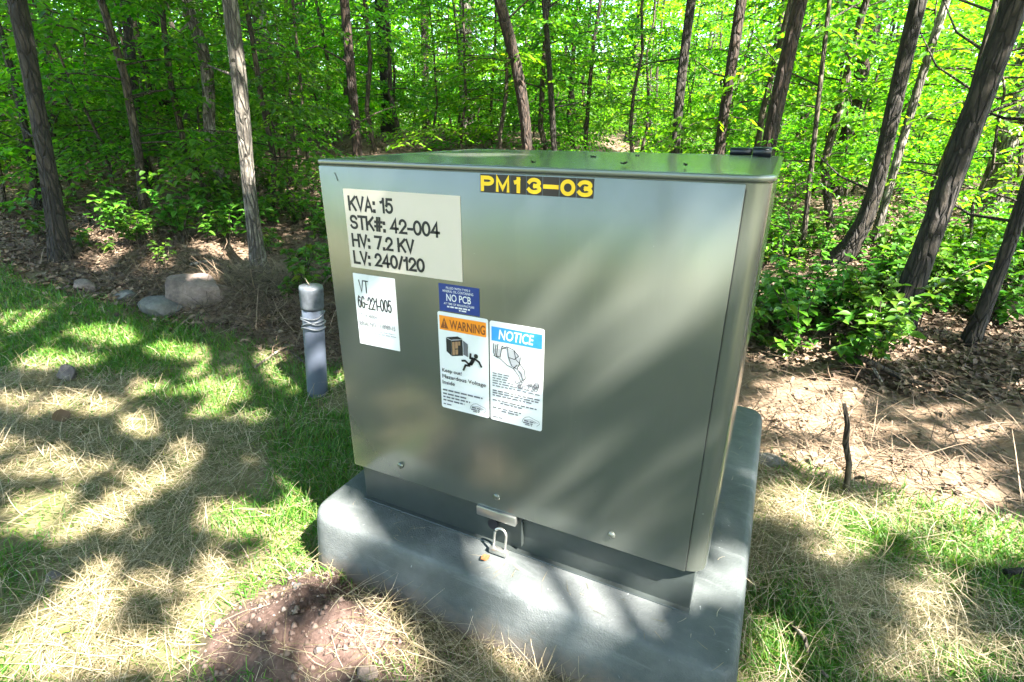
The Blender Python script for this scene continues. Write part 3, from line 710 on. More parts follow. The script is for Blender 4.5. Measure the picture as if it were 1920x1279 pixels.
def add_tree(name, base, path, r0, r1, m, label, group=None, crown=0, top=None, seed=0, limbs=2):
    root = empty(name, tuple(base)); tag(root, label, 'tree', group)
    P = smooth_path(np.asarray(path)-base, 60)
    n = len(P); t = np.linspace(0, 1, n); rad = r0*(1-t)+r1*t; rad = rad*(1+.75*np.exp(-t*n/.9))
    tb = Tubes(); tb.add(P, rad, 16, .16, seed)
    rs = np.random.default_rng(seed+50)
    for k in range(limbs):
        i = rs.integers(int(n*.55), n-3); a = rs.uniform(0, 6.28); l = rs.uniform(1.2, 2.6); q = P[i]
        tb.add([q, q+np.array([math.cos(a), math.sin(a), .5])*l*.4, q+np.array([math.cos(a)*1.0, math.sin(a)*1.0, .9])*l], [rad[i]*.5, rad[i]*.3, rad[i]*.1], 7)
    for k in range(7):
        i = rs.integers(3, int(n*.6)); a = rs.uniform(0, 6.28); l = rs.uniform(.12, .7); q = P[i]; e = np.array([math.cos(a), math.sin(a), rs.uniform(-.1, .5)])
        tb.add([q, q+e*l*.5+np.array([0, 0, rs.normal(0, .04)]), q+e*l], [min(.012, rad[i]*.3), .007, .003], 5)
    link('trunk', tb.mesh('trunk'), m, root)
    o = link('crown', crown_meshes[crown % 4], None, root); o['kind'] = 'stuff'
    o.location = tuple(P[-1]+np.array([0, 0, -1.0])); o.rotation_euler = (0, 0, rs.uniform(0, 6.28)); return root
def pixel_tree(pix, dist_or_none, wpx_base, wpx_top, m, label, crown, height=12., seed=0):
    bx, by = pix[0]
    base = gpt(bx, by) if dist_or_none is None else at_dist(bx, dist_or_none)
    base[2] = float(ground_z(base[0], base[1]))-.03
    P = [base]+[at_plane(px, py, base) for px, py in (pix[1:] if dist_or_none is None else pix[1:])]
    dirv = P[-1]-P[-2]; dirv /= np.linalg.norm(dirv); dirv = dirv*.7+np.array([0, 0, .4]); dirv /= np.linalg.norm(dirv)
    last = P[-1]; rem = (height-last[2])/dirv[2]
    P += [last+dirv*rem*.35, last+dirv*rem*.7+np.array([rng.normal(0, .15), rng.normal(0, .15), 0]), last+dirv*rem]
    dd = float((base-CAM) @ FW)*float((base-CAM) @ FW)/np.linalg.norm(base-CAM)
    r0 = wpx_base/F*dd*.44; r1 = wpx_top/F*dd*.5*.45
    return add_tree('tree', base, P, r0, r1, m, label, None, crown, None, seed)
D_, B_, P_ = M['bark_dark'], M['bark_brown'], M['bark_pale']
pixel_tree([(116, 492), (100, 380), (70, 200), (32, 0)], None, 40, 44, D_, 'dark grey tree trunk at the lawn edge beside the small pink rock', 0, seed=1)
pixel_tree([(486, 512), (470, 400), (457, 220), (432, 0)], None, 28, 40, P_, 'pale grey barked tree rising directly behind the boulder', 1, seed=2)
pixel_tree([(1678, 615), (1760, 400), (1830, 210), (1902, 15)], None, 50, 55, D_, 'thick dark leaning tree on the right bank', 2, seed=3)
pixel_tree([(1585, 545), (1605, 480), (1640, 380), (1690, 130), (1722, 0)], 4.7, 34, 38, D_, 'dark leaning tree beside a pale slender trunk', 3, seed=4)
pixel_tree([(1815, 645), (1860, 560), (1915, 390), (1990, 180)], None, 30, 36, D_, 'dark tree among thin saplings on the far right of the bank', 0, seed=5)
pixel_tree([(1652, 380), (1690, 270), (1740, 100), (1775, 0)], 5.6, 18, 22, P_, 'slender pale trunk leaning behind a dark tree', 1, seed=6)
pixel_tree([(1425, 330), (1440, 270), (1470, 130), (1502, 0)], 4.9, 30, 42, B_, 'dark brown tree rising behind the cabinet hinge', 2, seed=7)
pixel_tree([(1340, 320), (1350, 260), (1370, 130), (1390, 0)], 5.4, 22, 27, B_, 'reddish brown slim tree behind the cabinet lid', 3, seed=8)
pixel_tree([(1262, 330), (1268, 260), (1276, 150), (1296, 0)], 6.0, 20, 24, D_, 'slim dark straight tree behind the lid between brighter foliage', 0, seed=9)
pixel_tree([(992, 330), (990, 260), (983, 200), (965, 100), (935, 0)], 6.6, 24, 15, B_, 'pale mottled tree bending behind the middle of the lid', 1, seed=10)
pixel_tree([(1042, 330), (1038, 260), (1028, 80), (1020, 0)], 7.0, 12, 14, D_, 'thin dark trunk just beside the pale bending tree', 2, seed=11)
pixel_tree([(680, 350), (670, 280), (655, 100), (645, 0)], 6.6, 20, 20, B_, 'slim brown tree behind the corner of the cabinet', 3, seed=12)
pixel_tree([(440, 420), (405, 340), (385, 250), (400, 130), (345, 0)], 6.0, 26, 42, P_, 'big pale crooked tree lit by the sun behind the grey barked tree', 0, seed=13)
pixel_tree([(285, 400), (262, 300), (250, 150), (233, 0)], 7.4, 22, 22, D_, 'dark straight tree deep in the woods behind the leafy saplings', 1, seed=14)
pixel_tree([(75, 420), (50, 240), (8, 80), (-20, 0)], 7.0, 18, 22, D_, 'thin dark tree leaning beside the dark grey trunk', 2, seed=15)
pixel_tree([(110, 380), (97, 110), (86, 0)], 8.0, 20, 20, B_, 'slender brown tree partly hidden behind the dark grey trunk', 3, seed=16)
far_px = [(170, 11), (355, 12), (540, 10.5), (740, 12), (808, 13), (878, 11.5), (1170, 15), (1555, 9.5), (1850, 9), (620, 16), (1480, 15), (20, 13)]
for k, (px, d) in enumerate(far_px):
    b = at_dist(px, d); b[2] = float(ground_z(b[0], b[1]))-.05
    ln = np.array([rng.normal(0, .5), rng.normal(0, .5), 0]); hh = rng.uniform(10, 14)
    add_tree('forest_tree', b, [b, b+ln*.35+np.array([0, 0, hh*.35]), b+ln*.7+np.array([0, 0, hh*.7]), b+ln+np.array([0, 0, hh])], rng.uniform(.07, .14), .05,
             [D_, B_, P_][k % 3], 'slim tall tree standing deep in the woods behind the leafy saplings', 'trees deep in the woods', k, None, 60+k)

# ---- young understorey trees: layered horizontal sprays
def sapling_variant(seed, hgt, nb, blen, leafL, mleaf):
    rs = np.random.default_rng(seed); tb = Tubes()
    zz = np.linspace(0, hgt, 10); wob = np.cumsum(rs.normal(0, .05, (10, 2)), 0)
    T = np.stack([wob[:, 0], wob[:, 1], zz], 1); T[0] = 0
    tb.add(T, np.linspace(.026, .006, 10)*hgt/4, 6)
    LP, LD, LN = [], [], []
    for k in range(nb):
        f = rs.uniform(.10, 1.0); z0 = f*hgt; q = np.array([np.interp(z0, zz, T[:, i]) for i in range(3)])
        a = rs.uniform(0, 2*math.pi); l = blen*rs.uniform(.55, 1.1)*(1.08-.55*f); up = rs.uniform(.05, .45)
        s = np.linspace(0, 1, 7)[:, None]
        d = np.array([math.cos(a), math.sin(a), 0])
        B = q+d*l*s+np.array([0, 0, 1.])*(up*l*s-.38*l*s*s)
        tb.add(B, np.linspace(.008, .002, 7), 4)
        side = np.array([-d[1], d[0], 0])
        for tt in np.arange(.18, 1.0, .085/l*1.05):
            pB = np.array([np.interp(tt, s[:, 0], B[:, i]) for i in range(3)])
            for sg in (-1, 1):
                if rs.random() < .18: continue
                tl = l*.42*(1.05-tt*.75)*rs.uniform(.6, 1.2); td = d*rs.uniform(.35, .8)+side*sg; td /= np.linalg.norm(td); td[2] = rs.normal(0, .28)
                m_ = max(2, int(tl/(leafL*.62)))
                ks = (np.arange(m_)+.6)/m_
                pts = pB+td*tl*ks[:, None]+np.array([0, 0, -1])*(.25*tl*ks**2)[:, None]
                alt = np.where(np.arange(m_) % 2 == 0, 1, -1)
                perp = np.array([-td[1], td[0], 0])
                dd = td*.6+perp*(alt*rs.uniform(.4, 1.0, m_))[:, None]
                dd[:, 2] = rs.normal(-.2, .3, m_)
                LP.append(pts); LD.append(dd); LN.append(np.stack([rs.normal(0, .36, m_), rs.normal(0, .36, m_), np.ones(m_)], 1))
    P = np.concatenate(LP); n = len(P)
    lm = leaves_mesh('crown', P, np.concatenate(LD), np.concatenate(LN), leafL*rs.uniform(.7, 1.25, n), leafL*.62*rs.uniform(.8, 1.2, n), .2, .2)
    lm.materials.append(mleaf); tm = tb.mesh('trunk'); tm.materials.append(M['twig'])
    return tm, lm, n
variants = [sapling_variant(201, 3.6, 24, 1.15, .060, M['leaf']), sapling_variant(202, 4.8, 32, 1.4, .068, M['leaf']), sapling_variant(203, 2.4, 20, .95, .052, M['leaf']),
            sapling_variant(204, 5.6, 36, 1.6, .066, M['leaf_deep']), sapling_variant(205, 3.0, 22, 1.15, .056, M['leaf_deep']), sapling_variant(206, 1.5, 14, .75, .05, M['leaf'])]
print('leaf counts', [v[2] for v in variants])
def put_sapling(k, loc, rz, sc, name, label, group, cat='sapling'):
    tm, lm, _ = variants[k]
    root = empty(name, tuple(loc), rz); root.scale = (sc, sc, min(sc, 1.1)*rng.uniform(.85, 1.1)); tag(root, label, cat, group)
    link('trunk', tm, None, root); o = link('crown', lm, None, root); o['kind'] = 'stuff'
rs = np.random.default_rng(77); taken = []
def spot_ok(p, md):
    for q in taken:
        if (q[0]-p[0])**2+(q[1]-p[1])**2 < md*md: return False
    taken.append(p); return True
count = 0
for _ in range(6000):
    if count >= 440: break
    px = rs.uniform(-350, 2270); d = 4.2+25*rs.random()**1.05
    b = at_dist(px, d)
    if b[1] < 1.6: continue
    if px < 640 and (d < 5.4 or (d < 7.0 and rs.random() < .25)): continue
    if 640 <= px < 1400 and d < 7.2: continue
    if px >= 1400 and (d < 5.6 or (d < 8 and rs.random() < .3)): continue
    if not spot_ok(b, .62 if d < 12 else .9): continue
    b[2] = float(ground_z(b[0], b[1]))-.03
    dark = rs.random() < (.5 if px < 700 else .3)
    k = int(rs.choice([3, 4])) if dark else int(rs.choice([0, 1, 2, 5]))
    put_sapling(k, b, rs.uniform(0, 6.28), rs.uniform(.8, 1.2)*(1+.75*sst(9, 26, d)), 'young_tree' if k in (0, 1, 3) else 'sapling', ['slim bright green young tree with layered leaf sprays in the woods', 'tall bright green young tree with long leafy boughs in the woods', 'short bushy bright green sapling in the woods', 'tall deep green young tree in the woods', 'low deep green leafy sapling in the woods', 'knee high bright green sapling on the forest floor'][k], ['slim bright young trees', 'tall bright young trees', 'short bright saplings', 'tall deep green young trees', 'low deep green saplings', 'knee high saplings'][k])
    count += 1
# nearer ones that stand out
for px, d, k, sc, lab in ((560, 5.6, 5, .8, 'low leafy sapling in dark shade behind the conduit'), (1470, 4.6, 5, .75, 'low sapling just behind the right edge of the cabinet'),
                          (1830, 5.0, 2, .95, 'bright sapling with layered leaf sprays between the two big leaning trees'), (1960, 4.2, 2, .9, 'leafy sapling on the bank beyond the path')):
    b = at_dist(px, d); b[2] = float(ground_z(b[0], b[1]))-.03; put_sapling(k, b, rs.uniform(0, 6.28), sc, 'sapling', lab, None)
for px, d, h_ in ((1770, 3.8, 3.), (1745, 4.4, 3.5), (1520, 5.2, 4.), (1905, 4.5, 4.), (300, 7.5, 4.), (590, 7.0, 4.), (150, 7.0, 3.5)):
    b = at_dist(px, d); b[2] = float(ground_z(b[0], b[1]))-.03
    tb = Tubes(); ln = rng.normal(0, .25, 2)
    P = smooth_path([b*0, np.array([ln[0]*.4, ln[1]*.4, h_*.4]), np.array([ln[0], ln[1], h_])], 10); tb.add(P, np.linspace(.022, .008, 10), 7, .1, 1)
    for j in range(4):
        i = 3+j; a = rng.uniform(0, 6.28); l = rng.uniform(.4, .9); tb.add([P[i], P[i]+np.array([math.cos(a), math.sin(a), .45])*l*.5, P[i]+np.array([math.cos(a), math.sin(a), .7])*l], [.008, .006, .003], 5)
    o = link('bare_sapling', tb.mesh('bare_sapling'), M['twig']); o.location = tuple(b)
    tag(o, 'thin bare stemmed sapling with a few leafless side twigs', 'sapling', 'bare thin saplings')

for k, (a, d) in enumerate(((150, 3.6), (172, 5.0), (196, 4.2), (215, 6.0), (128, 5.2), (238, 5.0), (184, 7.5), (160, 8.5), (205, 8.5))):  # unseen saplings added so the cabinet front reflects dark green patches
    b = np.array([CAM[0]+math.sin(R(a))*d, CAM[1]+math.cos(R(a))*d, 0]); b[2] = float(ground_z(b[0], b[1]))-.03
    put_sapling([2, 5, 0, 4][k % 4], b, k*1.7, .85, 'sapling', 'unseen leafy sapling added behind the photographer for the cabinet to reflect', 'unseen saplings added for the cabinet to reflect')
# ---- far wood that reads as one mass
n = 90000; a = R(-90)+rs.random(n)*R(360); dist = rs.uniform(29, 42, n); hgt = rs.random(n)**1.0*13
cx = CAM[0]+np.sin(a)*dist; cy = CAM[1]+np.cos(a)*dist
keep = vn2(a*40, hgt, .8, 12)+.25*vn2(a*40, hgt, 3, 13) > .40
keep &= ~((np.cos(a-YAW) < .3) & ((hgt > 5) | (rs.random(n) < .5)))
P = np.stack([cx, cy, hgt+.2], 1)[keep]; dd, nn = rand_dirs(rs, len(P), .5)
o = link('far_woodland', leaves_mesh('far_woodland', P, dd, nn, rs.uniform(.35, .6, len(P)), rs.uniform(.25, .4, len(P))), M['leaf']); o['kind'] = 'stuff'
tag(o, 'distant sunlit green wood seen between the nearer trees', 'woodland')

# ---- trees round the back of the photographer and unseen ones with crowns shaped to shade the clearing
for k in range(26):
    a = R(70+k*8.5); d = rs.uniform(13, 22); b = np.array([CAM[0]+math.sin(a)*d, CAM[1]+math.cos(a)*d, 0]); b[2] = float(ground_z(b[0], b[1]))-.05
    if (b[0]*SUN[0]+b[1]*SUN[1])/math.hypot(SUN[0], SUN[1]) > 6 and abs(b[0]*SUN[1]-b[1]*SUN[0]) < 6 and False: continue
    add_tree('forest_tree', b, [b, b+np.array([0, 0, 3.]), b+np.array([.3, 0, 6.]), b+np.array([0, .2, 9.5])], .15, .06, [D_, B_][k % 2], 'tree standing on the far side of the clearing', 'trees round the clearing', k, None, 200+k)

# sunlit gaps: (x px, y px, half width, half height, height of the surface) -> ellipses on the ground kept sunny by cutting canopy leaves away
GAPS = [(50, 688, 110, 20, -.2), (110, 762, 120, 18, -.2), (60, 862, 95, 32, -.2), (430, 728, 120, 16, -.2), (580, 712, 70, 12, -.2), (110, 965, 100, 50, -.2), (70, 1215, 150, 65, -.2), (170, 1115, 65, 60, -.2),
        (425, 975, 55, 36, -.2), (545, 990, 70, 34, -.2), (582, 900, 34, 40, -.2), (415, 1120, 60, 75, -.2), (620, 795, 45, 18, -.2), (330, 1225, 60, 40, -.2), (540, 1080, 60, 40, -.2),
        (680, 950, 80, 20, 0), (850, 1015, 110, 22, 0), (790, 1165, 110, 75, -.06), (1040, 1130, 70, 45, -.04), (1365, 1065, 50, 60, 0), (1180, 1110, 130, 24, 0), (690, 1205, 90, 40, -.13), (880, 1240, 130, 40, -.15),
        (1430, 1235, 60, 60, -.2), (1460, 945, 50, 32, -.2), (1555, 1030, 60, 26, -.2), (1640, 965, 190, 20, -.2), (1840, 1020, 120, 30, -.2), (1480, 760, 100, 16, -.2), (1560, 850, 160, 14, -.2), (1740, 1105, 60, 16, -.2), (1880, 1215, 60, 26, -.2),
        (1600, 640, 150, 22, -.1), (1850, 860, 80, 14, -.1), (375, 545, 28, 16, -.1), (240, 520, 80, 16, -.15), (420, 490, 60, 14, -.15), (230, 470, 80, 12, -.1)]
_r9 = np.random.default_rng(91)
GAPS += [(_r9.uniform(0, 620), _r9.uniform(640, 1270), _r9.uniform(16, 40), _r9.uniform(8, 18), -.2) for _ in range(15)] + [(_r9.uniform(1420, 1910), _r9.uniform(700, 1270), _r9.uniform(16, 50), _r9.uniform(6, 16), -.2) for _ in range(22)]
GAPS += [(60, 590, 70, 16, -.05), (200, 620, 60, 14, -.1), (330, 655, 55, 12, -.15), (480, 690, 50, 10, -.2), (150, 660, 40, 10, -.1), (290, 720, 45, 12, -.15), (400, 770, 40, 12, -.2), (500, 780, 45, 10, -.2), (250, 790, 40, 14, -.2), (340, 850, 36, 18, -.2), (480, 860, 34, 14, -.2), (270, 900, 34, 16, -.2), (40, 640, 50, 10, -.05)]
GAPS += [(900, 1130, 70, 45, -.05), (720, 985, 60, 18, 0), (1500, 720, 90, 10, -.2), (1640, 880, 150, 16, -.2), (1780, 930, 130, 18, -.2), (1560, 800, 130, 12, -.2), (1880, 1000, 100, 26, -.2)]
CONE = []
for (px, py, hx, hy, z) in GAPS:
    c = at_z(px, py, z); ex = at_z(px+hx, py, z)-c; ey = (at_z(px, py+hy, z)-at_z(px, py-hy, z))*.5
    ex = ex*(1+.04/np.linalg.norm(ex)); ey = ey*(1+.04/np.linalg.norm(ey)); Mx = np.linalg.inv(np.array([[ex[0], ey[0]], [ex[1], ey[1]]])); CONE.append((c, Mx))
for (x_, z_, hx, hy) in ((.70, .62, .13, .07), (.47, .56, .09, .055), (.38, .70, .07, .05), (.16, .20, .06, .05), (.64, .20, .09, .05), (.30, .24, .05, .045), (.10, .66, .06, .05)):   # openings cut in the crowns so sun rakes the cabinet front
    CONE.append((np.array([x_, -.01, z_]), np.diag([1/hx, 1/hy])))
def gap_mask(P, pad_=1.0):
    keep_ = np.ones(len(P), bool)
    for c, Mx in CONE:
        t = (P[:, 2]-c[2])/SUN[2]; gx_ = P[:, :2]-SUN[None, :2]*t[:, None]-c[None, :2]
        uv = gx_ @ Mx.T; keep_ &= (uv**2).sum(1) > pad_
    return keep_
def unseen_shade_tree(cen, rad, base, n_cl, seed, label):  # unseen tree; crown leaves set along the sun line to cast chosen shade
    rs2 = np.random.default_rng(seed); P = []
    cl = np.stack([cen[0]+rs2.uniform(-rad[0], rad[0], n_cl), cen[1]+rs2.uniform(-rad[1], rad[1], n_cl)], 1)
    hz = rs2.uniform(3.2, 5.2, n_cl); C = np.stack([cl[:, 0]+SUN[0]*hz/SUN[2], cl[:, 1]+SUN[1]*hz/SUN[2], hz], 1)
    P = np.repeat(C, 150, 0)+rs2.normal(size=(n_cl*150, 3))*np.array([.30, .30, .14])
    P = P[gap_mask(P)]
    dd, nn = rand_dirs(rs2, len(P))
    root = empty('unseen_shade_tree', tuple(base)); tag(root, label, 'tree')
    b = np.array(base); lm = leaves_mesh('crown', P-b, dd, nn, rs2.uniform(.055, .085, len(P)), rs2.uniform(.04, .06, len(P))); lm.materials.append(M['canopy'])
    o = link('crown', lm, None, root); o['kind'] = 'stuff'
    tb = Tubes(); cm = C.mean(0)-b; T = smooth_path([b*0, np.array([0, 0, 2.5]), np.array([cm[0]*.5, cm[1]*.5, 5.]), np.array([cm[0], cm[1], 7.8])], 18)
    tb.add(T, np.linspace(.17, .05, 18), 12, .08, seed)
    for j in range(14):
        q = C[rs2.integers(len(C))]-b; i = rs2.integers(8, 16); tb.add([T[i], (T[i]+q)/2+np.array([0, 0, .3]), q], [.035, .022, .008], 6)
    link('trunk', tb.mesh('trunk'), D_, root); return len(P)
nl = 0
for cen, rad, base, ncl, sd, lab in (((.6, .4), (1.6, 1.7), (7.5, -3.6, -.2), 230, 1, 'unseen leafy tree to the right, crown shaped to dapple the pad'),
                                    ((-2.4, .6), (1.6, 1.7), (3.6, -3.9, -.2), 230, 2, 'unseen leafy tree behind the photographer, crown shaped to dapple the lawn'),
                                    ((-5.2, 1.2), (1.5, 2.0), (1.2, -5.2, -.2), 190, 3, 'unseen leafy tree behind the photographer, crown shaped to dapple the lawn edge'),
                                    ((3.4, 1.6), (1.5, 2.2), (9.8, -1.6, -.2), 90, 4, 'unseen leafy tree to the right, crown shaped to dapple the path')):
    nl += unseen_shade_tree(cen, rad, base, ncl, sd, lab)
for k, (cx_, cy_) in enumerate(((-2.6, -3.2), (.4, -3.4), (3.0, -3.6), (-1.2, -6.8), (2.2, -7.0))):  # unseen trees added so the lawn reflected in the cabinet is dappled
    rs2 = np.random.default_rng(500+k); n_cl = 34; c_ = np.stack([cx_+rs2.uniform(-1.5, 1.5, n_cl), cy_+rs2.uniform(-1.9, 1.9, n_cl)], 1); hz = rs2.uniform(5, 8, n_cl)
    C = np.stack([c_[:, 0]+SUN[0]*hz/SUN[2], c_[:, 1]+SUN[1]*hz/SUN[2], hz], 1); P = np.repeat(C, 170, 0)+rs2.normal(size=(n_cl*170, 3))*np.array([.28, .28, .14]); P = P[gap_mask(P)]
    dd, nn = rand_dirs(rs2, len(P)); b = np.array([C[:, 0].mean(), C[:, 1].mean(), -.2]); root = empty('unseen_shade_tree', tuple(b)); tag(root, 'unseen leafy tree added behind the photographer to dapple the lawn', 'tree', 'unseen trees added to dapple the lawn')
    lm = leaves_mesh('crown', P-b, dd, nn, rs2.uniform(.08, .12, len(P)), rs2.uniform(.06, .09, len(P))); lm.materials.append(M['canopy']); o = link('crown', lm, None, root); o['kind'] = 'stuff'
    tb = Tubes(); T = smooth_path([b*0, np.array([.1, 0, 3.]), np.array([-.1, .1, 7.6])], 14); tb.add(T, np.linspace(.14, .04, 14), 12, .08, k)
    for j in range(10):
        q = C[rs2.integers(len(C))]-b; i = rs2.integers(7, 13); tb.add([T[i], (T[i]+q)/2+np.array([0, 0, .3]), q], [.03, .02, .008], 6)
    link('trunk', tb.mesh('trunk'), D_, root)
nl += unseen_shade_tree((-2.6, 3.1), (3.2, 1.3), (4.5, -6.5, -.2), 150, 9, 'unseen tall leafy tree added behind the photographer to shade the forest edge')  # unseen tree added to shade the forest floor
print('shade leaves', nl)

# ------------------------------------------------------------------ ground cover
def inside_pad(x, y, mrg=.0): return (x > PX0-mrg) & (x < PX1+mrg) & (y > PY0-mrg) & (y < PY1+mrg)
def near_samples(n, seed, dmin=.7, dmax=7.5, pxr=(-200, 2120)):
    """ground points spread evenly over the view as seen from where the photographer stood, denser close by"""
    r2 = np.random.default_rng(seed); px = r2.uniform(*pxr, n); d0 = dmin*(dmax/dmin)**r2.random(n)
    az = YAW+(r2.random(n)*2-1)*R(78); far_ = sst(1.2, 3.0, d0); az = np.where(np.abs(az-YAW) > R(78)-far_*R(28), YAW+(az-YAW)*(1-far_*.36), az)
    h = np.stack([np.sin(az), np.cos(az)], 1)
    return CAM[None, :2]+h*d0[:, None]
def soil_bare(x, y): return np.exp(-(((x-.07)/.22)**2+((y+.27)/.16)**2))*(.65+.9*vn2(x, y, 9, 61))
# green grass
S = near_samples(420000, 5, .55, 7.5); x, y = S.T; r2 = np.random.default_rng(15)
patch = vn2(x, y, 1.7, 21)*.6+vn2(x, y, 5.5, 22)*.4
gprob = sst(.38, .62, patch+.36*sst(.05, .6, y)*sst(1.0, -.6, x)+.34*sst(.7, 1.1, x)*sst(.42, .72, y)-.08-.16*sst(.35, 0, y)*sst(-2.2, -1.2, x)+.16*sst(-1.2, -3, x)*sst(-.2, .5, y))
k_ = (y < LAWN_EDGE(x)+r2.normal(0, .04, len(x))) & ~inside_pad(x, y, .01) & (r2.random(len(x)) < .14+.86*gprob) & (r2.random(len(x)) > soil_bare(x, y)*1.6)
x, y = x[k_], y[k_]; n = len(x)
P = np.stack([x, y, ground_z(x, y)-.004], 1); Lg = r2.uniform(.016, .045, n)*(.8+.5*gprob[k_])
dn = np.hypot(x-CAM[0], y-CAM[1])
o = link('lawn_grass', strands_mesh('lawn_grass', P, r2.uniform(0, 6.28, n), r2.uniform(.5, 1.45, n), Lg, .0018+.0007*dn, r2.uniform(.3, 1.3, n), r2.normal(0, .3, n)), M['grass'])
o['kind'] = 'stuff'; tag(o, 'patches of short green lawn grass', 'grass'); ng = n
# straw
S = near_samples(290000, 6, .55, 6.5); x, y = S.T; r2 = np.random.default_rng(16)
patch = vn2(x, y, 1.7, 21)*.6+vn2(x, y, 5.5, 22)*.4
sprob = sst(.72, .36, patch+.40*sst(.05, .6, y)*sst(.4, -.6, x)+.34*sst(.7, 1.1, x)*sst(.42, .72, y)-.04)*.92+.08
k_ = (y < LAWN_EDGE(x)+.08+r2.normal(0, .08, len(x))) & ~inside_pad(x, y, .012) & (r2.random(len(x)) < sprob) & (r2.random(len(x)) > soil_bare(x, y)*1.08)
x, y = x[k_], y[k_]; n = len(x); dn = np.hypot(x-CAM[0], y-CAM[1])
ang = 6.28*vn2(x, y, 1.6, 31)*1.3+r2.normal(0, .95, n)+math.pi*(r2.random(n) < .5)
P = np.stack([x, y, ground_z(x, y)+r2.uniform(-.002, .028, n)], 1)
o = link('straw_mulch', strands_mesh('straw_mulch', P, ang, r2.normal(.10, .28, n), .025+.13*r2.random(n)**1.6, .0008+.00042*dn, r2.normal(.25, .3, n), r2.normal(0, .6, n)), M['straw'])
o['kind'] = 'stuff'; tag(o, 'dry straw and cut grass strewn over the lawn', 'straw'); ns_ = n
# straw tufts hanging over the soil heap
r2 = np.random.default_rng(26); n = 70
x = r2.uniform(PX0+.03, PX1-.02, n); y = np.where(r2.random(n) < .75, r2.uniform(PY0+.02, .0, n), r2.uniform(0, .9, n)); x = np.where(y > 0, r2.uniform(.81, .865, n), x)
o = link('pad_debris', strands_mesh('pad_debris', np.stack([x, y, np.full(n, .0012)], 1), r2.uniform(0, 6.28, n), np.full(n, .01), r2.uniform(.006, .035, n), np.full(n, .0008), r2.normal(0, .05, n), r2.normal(0, .5, n)), M['straw']); o['kind'] = 'stuff'
tag(o, 'bits of dry straw scattered on the pad ledge', 'straw bits')
# soil crumbs
r2 = np.random.default_rng(17); n = 5200
x = r2.normal(.2, .26, n); y = -.1-np.abs(r2.normal(0, .2, n)); k_ = ~inside_pad(x, y, .015); x, y = x[k_], y[k_]; n = len(x)
s = .0013+.008*r2.random(n)**7
base = np.array([(1, 0, 0), (-1, 0, 0), (0, 1, 0), (0, -1, 0), (0, 0, 1), (0, 0, -1)], float)
V = (base[None]*(s[:, None, None]*r2.uniform(.6, 1.2, (n, 6, 1))))+np.stack([x, y, ground_z(x, y)+s*.2], 1)[:, None]
f = np.array([(0, 2, 4), (2, 1, 4), (1, 3, 4), (3, 0, 4), (2, 0, 5), (1, 2, 5), (3, 1, 5), (0, 3, 5)])
o = link('soil_crumbs', mesh_np('soil_crumbs', V.reshape(-1, 3), [(np.arange(n)[:, None, None]*6+f[None]).reshape(-1, 3)]), M['crumb']); o['kind'] = 'stuff'
tag(o, 'crumbs of pinkish soil and grit on the bare heap', 'soil')
# leaf litter
S = near_samples(90000, 8, 1.4, 16); x, y = S.T; r2 = np.random.default_rng(18)
k_ = (y > LAWN_EDGE(x)-.02+r2.normal(0, .05, len(x))) & ~inside_pad(x, y, .02) & ((r2.random(len(x)) < .09) | ~((x > .5) & (y < 1.7))); x, y = x[k_], y[k_]; n = len(x)
dd, nn = rand_dirs(r2, n, .25); nn[:, :2] *= 1.2
o = link('leaf_litter', leaves_mesh('leaf_litter', np.stack([x, y, ground_z(x, y)+r2.uniform(0, .03, n)], 1), dd, nn, r2.uniform(.012, .042, n)*(1+.08*np.hypot(x, y)), r2.uniform(.007, .024, n)*(1+.08*np.hypot(x, y)), .25, .1), M['litter']); o['kind'] = 'stuff'
tag(o, 'brown dead leaves covering the forest floor', 'leaf litter')
# dry brush (fine dark stems) behind the conduit and along the edge
r2 = np.random.default_rng(19); n = 9000
x = np.concatenate([r2.normal(-1.5, .6, n//2), r2.uniform(-4.5, 2.2, n//2)]); y = np.concatenate([r2.normal(1.3, .25, n//2), .95+np.abs(r2.normal(0, .5, n//2))]); k_ = (y > LAWN_EDGE(x)) & ~inside_pad(x, y, .05); x, y = x[k_], y[k_]; n = len(x)
o = link('dry_brush', strands_mesh('dry_brush', np.stack([x, y, ground_z(x, y)+r2.uniform(0, .05, n)], 1), r2.uniform(0, 6.28, n), r2.normal(.15, .25, n), r2.uniform(.08, .3, n), np.full(n, .0035), r2.normal(.3, .3, n), r2.normal(0, .5, n)), M['litter']); o['kind'] = 'stuff'
tag(o, 'dry brown brush and stems heaped behind the conduit', 'brush')

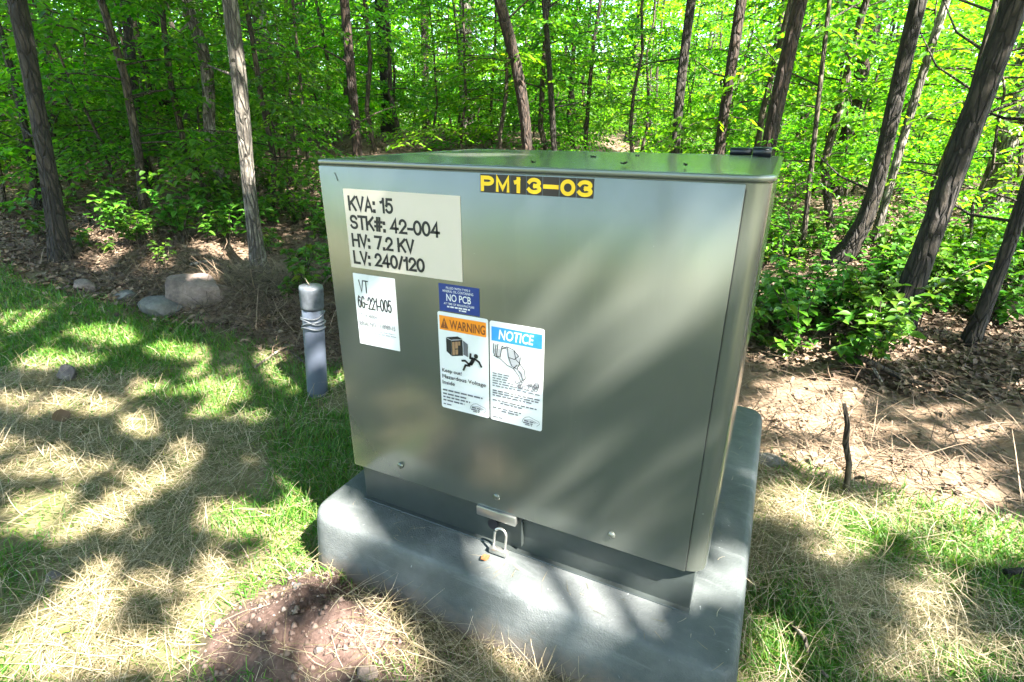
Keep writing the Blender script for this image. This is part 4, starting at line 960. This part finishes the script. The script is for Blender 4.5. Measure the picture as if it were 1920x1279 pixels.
# ---- seedlings
def seedling_variant(seed, nst, hgt, leafL):
    rs = np.random.default_rng(seed); tb = Tubes(); LP, LD, LN = [], [], []
    for k in range(nst):
        a = rs.uniform(0, 6.28); ln = rs.uniform(.1, .6)*hgt; h_ = hgt*rs.uniform(.6, 1.1)
        P = np.array([[0, 0, 0], [math.cos(a)*ln*.4, math.sin(a)*ln*.4, h_*.6], [math.cos(a)*ln, math.sin(a)*ln, h_]]); P[0] += np.append(rs.normal(0, .03, 2), 0)
        tb.add(P, [.003, .0025, .0015], 4)
        for t in np.linspace(.35, 1, 5):
            q = P[1]*(1-t)*2*min(t, .5)+P[2]*t if False else (P[0]+(P[1]-P[0])*min(1, t*2) if t < .5 else P[1]+(P[2]-P[1])*(t*2-1))
            for sg in range(3 if t > .9 else 2):
                b = a+rs.uniform(0, 6.28); LP.append(q); LD.append((math.cos(b), math.sin(b), rs.normal(.05, .2))); LN.append((rs.normal(0, .25), rs.normal(0, .25), 1))
    P = np.array(LP); n = len(P)
    lm = leaves_mesh('leaves', P, np.array(LD), np.array(LN), leafL*rs.uniform(.7, 1.3, n), leafL*.72*rs.uniform(.8, 1.2, n), .18, .25, True); lm.materials.append(M['leaf_low'])
    tm = tb.mesh('stems'); tm.materials.append(M['twig']); return tm, lm
sv = [seedling_variant(301, 4, .18, .042), seedling_variant(302, 6, .22, .038), seedling_variant(303, 8, .27, .046), seedling_variant(304, 3, .12, .04)]
cnt = 0; r2 = np.random.default_rng(41); tries = 0
while cnt < 295 and tries < 5000:
    tries += 1
    if r2.random() < .62: px = r2.uniform(1390, 2050); d = 2.7+3.6*r2.random()**1.1
    else: px = r2.uniform(-100, 660); d = r2.uniform(2.9, 7)
    b = at_dist(px, d)
    if b[1] < (1.2 if b[0] < -1 else 1.55) or (b[0] > .4 and b[1] < 1.75): continue
    if vn2(b[0], b[1], .9 if px < 660 else 1.7, 44) < (.36 if px < 660 else .42): continue
    b[2] = float(ground_z(b[0], b[1]))-.01; k = int(r2.integers(4)); tm, lm = sv[k]
    root = empty('seedling', tuple(b), r2.uniform(0, 6.28)); s = r2.uniform(.75, 1.35); root.scale = (s, s, s)
    tag(root, 'low green leafy seedling growing out of the leaf litter', 'seedling', 'seedlings on the forest floor')
    link('stems', tm, None, root); o = link('leaves', lm, None, root); o['kind'] = 'stuff'; cnt += 1
print('grass', ng, 'straw', ns_, 'objects', len(bpy.data.objects))
